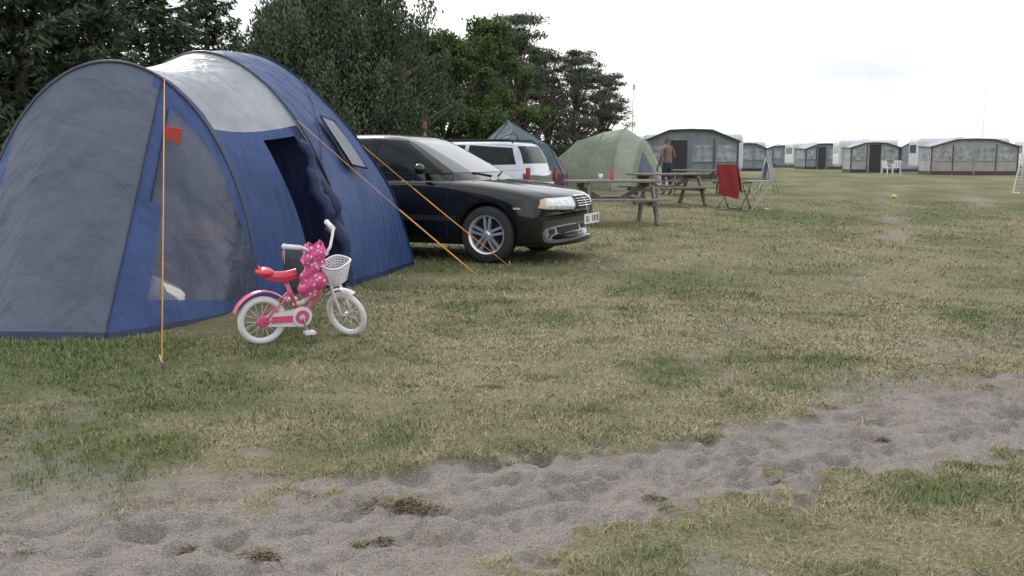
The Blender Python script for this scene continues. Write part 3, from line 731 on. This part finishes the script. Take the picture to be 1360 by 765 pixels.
m.tube([(.25, 0, .17), (.155, 0, .40)], .015, 1, 10); m.tube([(.158, 0, .39), (.14, 0, .45)], .011, 2, 8)
for sg in (-1, 1):
    m.tube([(.25, sg * .02, .17), (0, sg * .05, .158)], .008, 1, 6); m.tube([(.185, sg * .02, .33), (0, sg * .05, .158)], .007, 1, 6)
m.tube([(.44, 0, .37), (.415, 0, .46)], .022, 1, 12)
m.lathe([(.19, -.032), (.196, -.02), (.198, 0), (.196, .02), (.19, .032)], (0, 0, .158), 1, 20, arc=(R(25), R(160)))
m.obj('frame_and_rear_mudguard', mats, bike)
m = MB(); m.lathe([(.001, -.05), (.062, -.05), (.068, -.045), (.068, -.035), (.001, -.035)], (.25, 0, .17), 3, 24)
m.lathe([(.02, -.052), (.046, -.052)], (.25, 0, .17), 1, 20)
m.lathe([(.001, -.048), (.035, -.048), (.04, -.035)], (0, 0, .158), 1, 20); m.add([(.25, -.042, .236), (.25, -.042, .105), (0, -.042, .125), (0, -.042, .196)], [(0, 1, 2, 3)], 3)
m.box((.13, -.046, .165), (.16, .006, .045), 1, (0, .02, 0))
m.tube([(.25, -.06, .17), (.28, -.065, .08)], .007, 2, 6); m.tube([(.25, .05, .17), (.22, .055, .26)], .007, 2, 6)
m.box((.28, -.10, .078), (.07, .06, .018), 3); m.box((.22, .09, .262), (.07, .06, .018), 3)
m.tube([(.2, .03, .14), (.17, .12, .005)], .006, 2, 6); m.obj('crank_chain_guard_and_pedals', mats, bike, bevel=.002)
m = MB()
def sad(u, v):
    x = lerp(-.03, .22, u); w_ = lerp(.09, .022, u ** .7) * (math.sin(math.pi * min(1, u * 3 + .15) / 2)); a = lerp(-1, 1, v)
    return Vector((x, w_ * a, .485 - .03 * a * a - .02 * math.sin(math.pi * u) + .035 * (1 - u) ** 2))
m.grid(sad, linsp(0, 1, 14), linsp(0, 1, 9), 4)
m.grid(lambda u, v: sad(u, v) - Vector((0, 0, .03)), linsp(0, 1, 14), linsp(0, 1, 9), 4)
for v in (0, 1): m.grid(lambda u, q: sad(u, v) - Vector((0, 0, .03 * q)), linsp(0, 1, 14), [0, 1], 4)
m.ball((.015, 0, .475), (.06, .08, .03), 4, 8); m.obj('saddle', mats, bike)
axis_p = Vector((.478, 0, .42)); ax_d = Vector((-.28, 0, 1)).normalized()
S = Matrix.Translation((-.052, 0, 0)) @ Matrix.Translation(axis_p) @ Matrix.Rotation(R(-58), 4, ax_d) @ Matrix.Translation(-axis_p)
m = MB(); m.M = Matrix.Translation((.045, .04, 0)) @ S; bwheel(m, (.60, 0, .158)); m.obj('front_wheel', mats, bike)
m = MB(); m.M = Matrix.Translation((.045, .04, 0)) @ S
for sg in (-1, 1): m.tube([(.50, sg * .02, .36), (.52, sg * .045, .33), (.565, sg * .048, .24), (.60, sg * .048, .158)], .010, 3, 8)
m.tube([(.50, 0, .36), (.475, 0, .46)], .012, 2, 8)
m.lathe([(.182, -.022), (.186, -.012), (.187, 0), (.186, .012), (.182, .022)], (.60, 0, .158), 3, 16, arc=(R(70), R(150)))
m.M = S; m.tube([(.478, 0, .44), (.455, 0, .56)], .012, 2, 8)
m.tube([(.455, -.05, .56), (.455, .05, .56)], .011, 3, 8)
for sg in (-1, 1):
    m.tube([(.455, sg * .03, .56), (.45, sg * .09, .59), (.44, sg * .13, .65), (.42, sg * .17, .68), (.38, sg * .20, .685)], .010, 3, 8)
    m.tube([(.42, sg * .172, .68), (.33, sg * .225, .685)], .017, 3, 8); m.ball((.33, sg * .225, .685), .020, 3, 6)
    for k in range(5): m.tube([(.33, sg * .228, .68), (.31 + .01 * k, sg * (.235 + .006 * k), .62 - .01 * k)], .002, 1 if k % 2 else 3, 4)
m.obj('fork_and_handlebar', mats, bike)
m = MB(); m.M = S; c = Vector((.555, 0, .50))
def ringp(z, k): return [(c.x + (.052 + k * .020) * math.copysign(abs(math.cos(t_)) ** .6, math.cos(t_)), (.075 + k * .025) * math.copysign(abs(math.sin(t_)) ** .6, math.sin(t_)), z) for t_ in linsp(0, 2 * math.pi * 31 / 32, 32)]
for i in range(9): m.tube(ringp(.41 + i * .0165, i / 8), .0042 if i < 8 else .008, 3, 5, True)
lo = ringp(.41, 0); hi = ringp(.543, 1)
for a, b in zip(lo, hi): m.tube([a, b], .0038, 3, 4)
m.add(lo, [tuple(range(32))], 3); m.tube([(.52, 0, .50), (.46, 0, .50)], .008, 2, 6); m.obj('basket', mats, bike)
m = MB()
def dc(u, v):
    t_ = 2 * math.pi * v; z = lerp(.655, .315, u); w_ = .066 + .014 * math.sin(u * 9) + .010 * math.sin(u * 23 + 2 * t_)
    k = math.sin(math.pi * min(1, max(0, .08 + u * .84))) ** .35
    return Vector((.325 - .04 * u + w_ * 1.1 * k * math.cos(t_), -.065 + w_ * 1.0 * k * math.sin(t_), z + .012 * math.sin(3 * t_)))
m.grid(dc, linsp(0, 1, 26), linsp(0, 1, 25), 5)
m.ball((.345, -.10, .42), (.055, .05, .06), 5, 8); m.ball((.265, -.07, .36), (.055, .04, .05), 5, 8)
m.tube([(.34, -.04, .62), (.36, -.06, .67), (.39, -.02, .64)], .010, 5, 6); m.tube([(.36, -.08, .62), (.39, .03, .60), (.405, .03, .57)], .010, 5, 6); m.obj('doll_carrier', mats, bike)

# ------------------------------------------------------------------ picnic tables
WOOD = mat('weathered_wood', (.20, .18, .16), .85, var=.3, scale=9, bump=.4, bscale=25)
def picnic(loc, rz, L_=1.8):
    e_ = empty('picnic_table', loc, rz); m = MB()
    for k in range(5): m.box((0, -.29 + k * .145, .755), (L_, .135, .04))
    for sg in (-1, 1):
        for k in (0, 1): m.box((0, sg * (.60 + k * .14), .445), (L_, .13, .04))
    m.obj('planks', [WOOD], e_, bevel=.005); m = MB()
    for x in (-L_ * .36, L_ * .36):
        m.beam((x, -.74, .40), (x, .74, .40), .05, .10); m.beam((x + .051, -.33, .70), (x + .051, .33, .70), .05, .10)
        for sg in (-1, 1): m.beam((x + .105, sg * .24, .735), (x + .105, sg * .62, 0), .05, .10)
        m.beam((x, 0, .66), (x * .25, 0, .42), .04, .08)
    m.obj('legs', [WOOD], e_, bevel=.004); return e_
picnic((1.75, 17.4, 0), R(8), 1.6); picnic((3.75, 24.0, 0), R(20), 1.8); picnic((5.6, 30.5, 0), R(-10), 1.8)
m = MB()
m.lathe([(.001, 0), (.03, 0), (.032, .02), (.032, .14), (.013, .18), (.012, .22), (.001, .22)], (0, 0, 0), 0, 14, 'Z'); e_ = m.obj('drink_bottle', [RED]); e_.location = (1.76, 17.35, .776)
m = MB(); m.lathe([(.001, 0), (.03, 0), (.04, .11), (.036, .11), (.028, .01), (.001, .01)], (0, 0, 0), 0, 14, 'Z'); e_ = m.obj('drinking_cup', [BWP]); e_.location = (1.55, 17.25, .776)

# ------------------------------------------------------------------ camping furniture
FR = mat('chair_frame', (.10, .11, .12), .4, .6); GFR = mat('grey_frame', (.45, .46, .48), .4, .6); REDF = fabric('chair_red', (.36, .045, .06), .1, .3)
def chair(name, loc, rz, fm, cm, towel=True, s_=1.0):
    e_ = empty(name, loc, rz, s_); m = MB()
    for sg in (-1, 1):
        y = sg * .29
        m.tube([(.30, y, 0), (-.20, y, .60)], .013, 0, 8); m.tube([(-.32, y, 0), (.22, y, .44)], .013, 0, 8)
        m.tube([(-.18, y * .93, .42), (-.42, y * .93, 1.05)], .013, 0, 8); m.tube([(-.24, y * .93, .43), (.25, y * .93, .45)], .013, 0, 8)
        m.box((.0, y * 1.06, .635), (.46, .05, .03), 0)
        m.tube([(.18, y, .44), (.22, y * 1.04, .62)], .011, 0, 8)
    for p in ((.29, 0), (-.31, 0)): m.tube([(p[0], -.29, .012), (p[0], .29, .012)], .012, 0, 8)
    m.tube([(-.42, -.27, 1.05), (-.42, .27, 1.05)], .013, 0, 8); m.obj('frame', [fm], e_)
    m = MB()
    def seat(u, v): return Vector((lerp(.25, -.22, u), lerp(-.26, .26, v), .455 - .04 * math.sin(math.pi * u) * math.sin(math.pi * v)))
    def back(u, v): return Vector((lerp(-.19, -.42, u) - .03 * math.sin(math.pi * v), lerp(-.26, .26, v), lerp(.46, 1.05, u)))
    m.grid(seat, linsp(0, 1, 8), linsp(0, 1, 8), 0); m.grid(back, linsp(0, 1, 10), linsp(0, 1, 8), 0)
    if towel:
        def tw(u, v): return Vector((lerp(-.43, -.30, u) - .045 - .02 * math.sin(v * 9), lerp(-.28, .24, v) + .02 * math.sin(u * 7), lerp(1.07, .26 + .10 * v, u)))
        m.grid(tw, linsp(0, 1, 12), linsp(0, 1, 12), 0)
        m.grid(lambda u, v: Vector((lerp(-.475, -.40, u), lerp(-.28, .24, v), 1.075)), [0, 1], linsp(0, 1, 8), 0)
    m.obj('fabric', [cm], e_); return e_
chair('camping_chair', (5.03, 22.2, 0), R(52), FR, REDF, True, .94)
e_ = empty('folding_camp_table', (5.50, 22.0, 0), R(12)); m = MB()
for sg in (-1, 1):
    m.tube([(-.24, sg * .22, 0), (.24, sg * .22, .62)], .012, 0, 7); m.tube([(.24, sg * .2, 0), (-.24, sg * .2, .62)], .012, 0, 7)
m.tube([(-.24, -.22, .01), (-.24, .22, .01)], .011, 0, 7); m.tube([(.24, -.2, .01), (.24, .2, .01)], .011, 0, 7); m.box((0, 0, .635), (.52, .48, .025), 1); m.obj('top_and_legs', [GFR, mat('grey_table_top', (.25, .26, .28), .5)], e_, bevel=.004)
WH = mat('white_plastic', (.75, .75, .75), .4, var=.04)
def plastic_chair(loc, rz):
    e_ = empty('white_garden_chair', loc, rz); m = MB()
    for x in (-.22, .22):
        for y in (-.22, .22): m.beam((x * 1.15, y * 1.15, 0), (x, y, .44), .04, .04)
    m.box((0, 0, .45), (.48, .48, .03))
    for k in range(5): m.beam((-.2 + k * .1, .23, .46), (-.2 + k * .1, .32, .85), .05, .02)
    m.beam((-.23, .32, .86), (.23, .32, .86), .03, .05)
    for x in (-.25, .25): m.beam((x, -.2, .66), (x, .27, .66), .04, .03); m.beam((x, -.2, .45), (x, -.2, .66), .04, .03)
    m.obj('shell', [WH], e_, bevel=.006)
plastic_chair((24.0, 63, 0), .4); plastic_chair((24.7, 63.3, 0), -.5)

# ------------------------------------------------------------------ awnings & caravans
CW = mat('caravan_white', (.62, .65, .69), .35, coat=.3, var=.05); WG = mat('awning_grey', (.22, .245, .275), .7, var=.2, scale=2); WB = mat('awning_beige', (.36, .355, .355), .7, var=.18, scale=2)
TG = mat('trim_dark_green', (.035, .06, .06), .6); TMR = mat('trim_burgundy', (.09, .05, .06), .6); TBL = mat('trim_dark', (.09, .10, .13), .6)
RG = mat('roof_grey', (.36, .39, .43), .6, var=.08); RL = mat('roof_light', (.60, .63, .68), .5, var=.05); CUR = mat('window_curtain', (.30, .32, .35), .4, var=.5, scale=3); DGL = mat('dark_window', (.10, .11, .13), .12, spec=.8)
DOORSHADE = mat('doorway_shade_panel', (.05, .05, .06), .9)  # dark panel on a closed wall, painting the shade inside an open doorway
def awning(D, px, w_, d_, hs, hp, wall, trim, roof, npan=4, rz=0, open_=None, car=True):
    e_ = empty('caravan_with_awning', ((px - 680) / 1300 * D, D, 0), rz); m = MB(); hw = w_ / 2
    m.add([(-hw, 0, 0), (hw, 0, 0), (hw, 0, hs), (hw * .45, 0, hp - .04), (0, 0, hp), (-hw * .45, 0, hp - .04), (-hw, 0, hs)], [(0, 1, 2, 3, 4, 5, 6)], 0)
    for sx in (-1, 1):
        x = sx * hw; m.add([(x, 0, 0), (x, d_, 0), (x, d_, hs + .15), (x, 0, hs)], [(0, 1, 2, 3)], 0)
        m.box((x + sx * .012, d_ * .5, 1.30), (.02, d_ * .7, .75), 3); m.box((x, 0, hs / 2), (.07, .07, hs), 1)
        m.box((x + sx * .01, d_ * .5, .12), (.03, d_, .24), 1)
    prof = [(-hw - .12, hs - .04), (-hw * .45, hp), (0, hp + .04), (hw * .45, hp), (hw + .12, hs - .04)]
    for (xa, za), (xb, zb) in zip(prof, prof[1:]):
        vs_ = [(xa, -.15, za), (xb, -.15, zb), (xb, d_ + .1, zb + .08), (xa, d_ + .1, za + .08)]; lo = [(x, y, z - .05) for x, y, z in vs_]
        m.add(vs_ + lo, [(0, 1, 2, 3), (7, 6, 5, 4), (0, 4, 5, 1), (2, 6, 7, 3)], 2)
        m.beam((xa, -.165, za - .03), (xb, -.165, zb - .03), .03, .09, 1)
    pw = w_ / npan
    for k in range(npan):
        xc = -hw + pw * (k + .5)
        if open_ == k: m.box((xc, -.012, 1.0), (pw * .72, .03, 1.95), 4)
        else: m.box((xc, -.012, 1.32), (pw * .80, .03, .82), 3); m.box((xc, -.03, .89), (pw * .84, .03, .04), 0); m.box((xc, -.012, .12), (pw * .9, .03, .24), 1)
        if k: m.box((-hw + pw * k, -.02, hs / 2 + .05), (.05, .05, hs + .1), 1 if k % 2 else 0)
    m.obj('awning', [wall, trim, roof, CUR, DOORSHADE], e_)
    if car:
        m = MB(); L_ = max(4.2, w_ + .6); m.box((.2, d_ + 1.15, 1.36), (L_, 2.2, 1.98), 0); m.obj('caravan_body', [CW], e_, bevel=.22)
        m = MB()
        for x in (-L_ * .32, 0.1, L_ * .32): m.box((x + .2, d_ + .04, 1.60), (.9, .03, .55), 0)
        for sx in (-1, 1): m.box((.2 + sx * (L_ / 2 + .005), d_ + 1.15, 1.65), (.03, 1.4, .55), 0)
        m.box((.2, d_ + 1.15, 2.38), (.5, .5, .10), 1); m.obj('caravan_windows_and_hatch', [DGL, CW], e_, bevel=.02)
        m = MB()
        for y in (.15, 2.1): m.lathe([(.001, -.09), (.32, -.09), (.32, .09), (.001, .09)], (.2, d_ + y, .32), 0, 20)
        m.beam((.2 + L_ / 2, d_ + 1.1, .45), (1.4 + L_ / 2, d_ + 1.1, .45), .08, .08, 0); m.obj('caravan_wheels_and_drawbar', [TYRE], e_)
awning(50, 915, 4.7, 2.6, 1.95, 2.5, WG, TG, RG, 4, R(-8), 1)
awning(78, 990, 2.9, 2.2, 1.8, 2.15, WG, TBL, RG, 3, R(5))
awning(100, 1036, 3.8, 2.4, 1.85, 2.2, WG, TBL, RL, 4, R(-4))
awning(88, 1095, 4.0, 2.4, 1.85, 2.25, WG, TG, RG, 4, R(7), 1)
awning(70, 1158, 3.3, 2.4, 1.8, 2.1, WB, TG, RG, 3, R(-5), 1)
awning(73, 1213, 2.5, 2.4, 1.85, 2.2, RG, TBL, RL, 2, R(9))
awning(62, 1289, 5.2, 2.5, 1.8, 2.22, WB, TMR, RG, 4, R(-6))
awning(68, 1430, 5.5, 2.5, 1.9, 2.3, WG, TG, RL, 4, R(-8))
awning(62, 1570, 5.5, 2.5, 1.9, 2.3, WB, TBL, RL, 4, R(-8))
def caravan(D, px, L_, rz):
    e_ = empty('caravan', ((px - 680) / 1300 * D, D, 0), rz); m = MB(); m.box((0, 0, 1.40), (L_, 2.2, 1.95), 0); m.obj('body', [CW], e_, bevel=.25); m = MB()
    for x in (-L_ * .3, 0, L_ * .3): m.box((x, -1.11, 1.6), (.9, .03, .5), 0)
    m.obj('windows', [DGL], e_, bevel=.02); m = MB(); m.lathe([(.001, -1.05), (.32, -1.05), (.32, 1.05), (.001, 1.05)], (0, 0, .32), 0, 20); m.obj('wheels', [TYRE], e_)
for D, px, L_, rz in [(60, 862, 5, .1), (125, 1070, 6, .1), (130, 1135, 6, -.1), (135, 1000, 6, 0), (118, 1180, 6, .1), (122, 1245, 6, 0), (105, 1330, 6.5, .05), (112, 1270, 6, 0), (140, 955, 6, 0)]:
    caravan(D, px, L_, rz)

# other tents
F_OL = fabric('tent_olive', (.27, .32, .24), .25, .5); F_OLL = fabric('tent_pale_olive', (.38, .42, .34), .25, .4); F_TEAL = fabric('tent_teal', (.085, .155, .18), .25, .5); F_PUR = fabric('tent_purple', (.12, .05, .09), .2, .4)
e_ = empty('green_dome_tent', (3.55, 36, 0), R(-24)); m = MB()
hs_ = [(-2.3, .15, .9), (-1.9, 1.2, 1.35), (-1.2, 1.75, 1.6), (-.2, 2.05, 1.7), (.6, 2.2, 1.6), (1.4, 1.7, 1.3), (2.2, .1, 1.1)]
def gt(u, v):
    q = v * (len(hs_) - 1); i = min(int(q), len(hs_) - 2); f = q - i; a = hs_[i]; b = hs_[i + 1]; x = lerp(a[0], b[0], f); h = lerp(a[1], b[1], f); w_ = lerp(a[2], b[2], f)
    s_ = -math.cos(math.pi * u); return Vector((x, s_ * w_, h * max(0, 1 - abs(s_) ** 1.55) ** (1 / 1.55)))
m.grid(gt, linsp(0, 1, 32), linsp(0, 1, 31), lambda u, v: 1 if (.66 < v < .8 or (v > .8 and u > .5)) else (2 if .84 < v < .97 and .14 < u < .36 else 0))
for vv in (2 / 6, 3 / 6, 4 / 6, 5 / 6): m.tube([gt(u, vv) + Vector((0, 0, .01)) for u in linsp(0, 1, 30)], .02, 3, 5)
m.obj('canvas', [F_OL, F_OLL, F_GREY, F_OLL], e_); m = MB()
for u in (.2, .35, .65): p = gt(u, .5); m.tube([p, (p.x * 1.2, p.y * 1.9, 0)], .008, 0, 4)
m.obj('guy_ropes', [F_OLL], e_)
e_ = empty('teal_tent', (.05, 25, 0), R(15)); m = MB()
ridge = [(-.15, 0, 2.07)]
base = [(-1.2, -.9, 0), (-.2, -1.2, 0), (1.0, -1.0, 0), (1.5, .2, 0), (.9, 1.2, 0), (-.6, 1.2, 0), (-1.4, .3, 0)]
eave = [(-.75, -.5, 1.5), (-.1, -.75, 1.62), (.75, -.6, 1.45), (1.1, .15, 1.3), (.6, .8, 1.45), (-.45, .8, 1.5), (-.9, .2, 1.4)]
nb = len(base); vs_ = base + [(x * 1.15, y * 1.15, .75) for x, y, z in [(lerp(a[0], b[0], .5), lerp(a[1], b[1], .5), 0) for a, b in zip(base, eave)]] + eave + [ridge[0]]
fs = []; ms_ = []
for i in range(nb):
    j = (i + 1) % nb; fs += [(i, j, nb + j, nb + i), (nb + i, nb + j, 2 * nb + j, 2 * nb + i), (2 * nb + i, 2 * nb + j, 3 * nb)]; ms_ += [1 if i in (1, 2, 3) else 0, 1 if i == 2 else 0, 0]
m.add(vs_, fs, ms_, False)
for i in range(nb): m.tube([vs_[3 * nb], vs_[2 * nb + i], vs_[nb + i], vs_[i]], .012, 2, 5)
m.obj('canvas', [F_TEAL, F_PUR, F_NAVY], e_)

RUST = mat('rust_red', (.22, .08, .07), .7)
m = MB(); m.tube([(0, 0, 0), (0, 0, 1.60)], .022, 0, 10); m.tube([(0, 0, 1.60), (0, 0, 1.76)], .028, 1, 10); m.box((0, 0, 1.69), (.07, .04, .08), 1); o = m.obj('marker_post', [WOOD, RUST]); o.location = (-1.45, 16.5, 0)
GST = mat('galvanised_steel', (.50, .48, .50), .5, .1)
m = MB(); H_ = 14.0
for a in range(3):
    c_, s2 = math.cos(a * 2.094), math.sin(a * 2.094); m.tube([(c_ * .45, s2 * .45, 0), (c_ * .25, s2 * .25, H_)], .05, 0, 5)
for k in range(28):
    z0 = k * .5; r0 = lerp(.45, .25, z0 / H_); r1 = lerp(.45, .25, (z0 + .5) / H_)
    for a in range(3): m.tube([(math.cos(a * 2.094) * r0, math.sin(a * 2.094) * r0, z0), (math.cos((a + 1) * 2.094) * r1, math.sin((a + 1) * 2.094) * r1, z0 + .5)], .025, 0, 4)
m.box((0, 0, H_ - .5), (.45, .45, .9), 0); o = m.obj('radio_mast', [GST]); o.location = ((839 - 680) / 1300 * 180, 180, 0)
m = MB(); m.tube([(0, 0, 0), (0, 0, 8)], [.06, .025], 0, 8); m.ball((0, 0, 8.05), .08, 0, 6); o = m.obj('flagpole', [WH]); o.location = ((1298 - 680) / 1300 * 110, 110, 0)
YEL = mat('yellow_plastic', (.72, .60, .08), .5)
m = MB(); m.ball((0, 0, .05), (.075, .075, .05), 0, 10); o = m.obj('yellow_ball', [YEL]); o.location = (10.9, 28.0, 0)
e_ = empty('clothes_rack', (8.05, 31, 0), R(66)); m = MB()
for x in (-.35, .35): m.tube([(x, -.3, 0), (x, 0, 1.15)], .014, 0, 6); m.tube([(x, .3, 0), (x, 0, 1.15)], .014, 0, 6)
m.tube([(-.4, 0, 1.15), (.4, 0, 1.15)], .014, 0, 6); m.obj('stand', [GFR], e_); m = MB()
m.grid(lambda u, v: Vector((lerp(-.33, .33, u), -.03 - .10 * v + .03 * math.sin(u * 14), lerp(1.18, .25, v))), linsp(0, 1, 18), linsp(0, 1, 6), 0)
m.grid(lambda u, v: Vector((lerp(-.33, .33, u), .03 + .10 * v + .03 * math.sin(u * 12), lerp(1.18, .4, v))), linsp(0, 1, 18), linsp(0, 1, 6), 0); m.obj('cloths', [fabric('grey_towel', (.32, .35, .40), .1, .5)], e_)
e_ = empty('football_goal', (17.68, 31.0, 0), R(-10)); m = MB(); gw, gh, gd = 1.5, 1.6, .8
m.tube([(-gw, 0, 0), (-gw, 0, gh), (gw, 0, gh), (gw, 0, 0)], .04, 0, 8)
for sx in (-1, 1): m.tube([(sx * gw, 0, gh), (sx * gw, gd, 0), (sx * gw, 0, 0)], .02, 0, 6)
m.tube([(-gw, gd, 0), (gw, gd, 0)], .02, 0, 6)
for k in range(31): x = lerp(-gw, gw, k / 30); m.tube([(x, 0, gh), (x, gd, 0)], .007, 0, 3)
for k in range(16): f = k / 15; m.tube([(-gw, gd * f, gh * (1 - f)), (gw, gd * f, gh * (1 - f))], .007, 0, 3)
m.obj('frame_and_net', [WH], e_)

# ------------------------------------------------------------------ man standing by the second table
SKIN = mat('skin', (.20, .12, .09), .6, var=.1); HAIR = mat('hair', (.05, .035, .025), .8); SHRT = mat('dark_shorts', (.035, .04, .055), .9)
def skin(name, P, E, Rr, parent, mats, sub=2, root=0):
    me = bpy.data.meshes.new(name); me.from_pydata(P, E, []); o = bpy.data.objects.new(name, me); link(o, parent)
    o.modifiers.new('k', 'SKIN'); sv = me.skin_vertices[0].data
    for i, r in enumerate(Rr):
        sv[i].radius = r if isinstance(r, tuple) else (r, r); sv[i].use_root = (i == root)
    md = o.modifiers.new('s', 'SUBSURF'); md.levels = sub; md.render_levels = sub
    bake(o)
    for q in mats: o.data.materials.append(q)
    o.data.polygons.foreach_set('use_smooth', [True] * len(o.data.polygons)); return o
man = empty('man', (4.72, 30.0, 0), R(215))
P = [(0, 0, .95), (0, .01, 1.12), (0, .0, 1.32), (0, 0, 1.45), (0, -.01, 1.53), (0, -.02, 1.62), (0, -.02, 1.73),
     (.19, .0, 1.42), (.27, .03, 1.16), (.25, -.10, .93), (.25, -.14, .87),
     (-.19, .0, 1.42), (-.27, .04, 1.16), (-.22, -.16, 1.02), (-.18, -.22, 1.0),
     (.10, 0, .88), (.12, -.03, .50), (.12, .02, .09), (.13, -.12, .035),
     (-.10, 0, .88), (-.13, -.02, .50), (-.15, .03, .09), (-.17, -.11, .035)]
E = [(0, 1), (1, 2), (2, 3), (3, 4), (4, 5), (5, 6), (3, 7), (7, 8), (8, 9), (9, 10), (3, 11), (11, 12), (12, 13), (13, 14), (0, 15), (15, 16), (16, 17), (17, 18), (0, 19), (19, 20), (20, 21), (21, 22)]
Rr = [(.16, .115), (.145, .105), (.165, .115), (.10, .08), .055, (.078, .092), (.06, .07), .06, .043, .033, .03, .06, .043, .033, .03, .095, .062, .042, .035, .095, .062, .042, .035]
body = skin('body', P, E, Rr, man, [SKIN, SHRT, HAIR])
for p in body.data.polygons:
    c = p.center
    if .48 < c.z < 1.0 and abs(c.x) < .225 and not (c.y < -.12): p.material_index = 1
    if c.z > 1.66 and (c.y > -.06 or c.z > 1.76): p.material_index = 2
m = MB()
for sx in (-1, 1): m.ball((sx * .033, -.105, 1.655), (.012, .008, .008), 2, 6); m.ball((sx * .083, -.01, 1.64), (.012, .02, .032), 0, 6)
m.ball((0, -.118, 1.625), (.014, .02, .024), 0, 6); m.ball((0, -.108, 1.585), (.025, .008, .007), 1, 6); m.obj('face', [SKIN, mat('lips', (.24, .09, .08), .5), HAIR], man)
for hx, hy, hz, nm in ((.25, -.14, .87, 'right_hand'), (-.18, -.22, 1.0, 'left_hand')):
    P = [(hx, hy, hz), (hx, hy - .03, hz - .06)]; E = [(0, 1)]; Rr = [(.022, .03), (.018, .035)]
    for k in range(4):
        L_ = (.07, .08, .075, .058)[k]; y = hy - .055 + k * .018; i = len(P)
        P += [(hx, y, hz - .085), (hx - .008, y, hz - .085 - L_ * .55), (hx - .022, y, hz - .085 - L_)]; E += [(1, i), (i, i + 1), (i + 1, i + 2)]; Rr += [.0095, .009, .0075]
    i = len(P); P += [(hx - .01, hy - .055, hz - .03), (hx - .02, hy - .075, hz - .07)]; E += [(0, i), (i, i + 1)]; Rr += [.011, .009]
    skin(nm, P, E, Rr, man, [SKIN], 1)
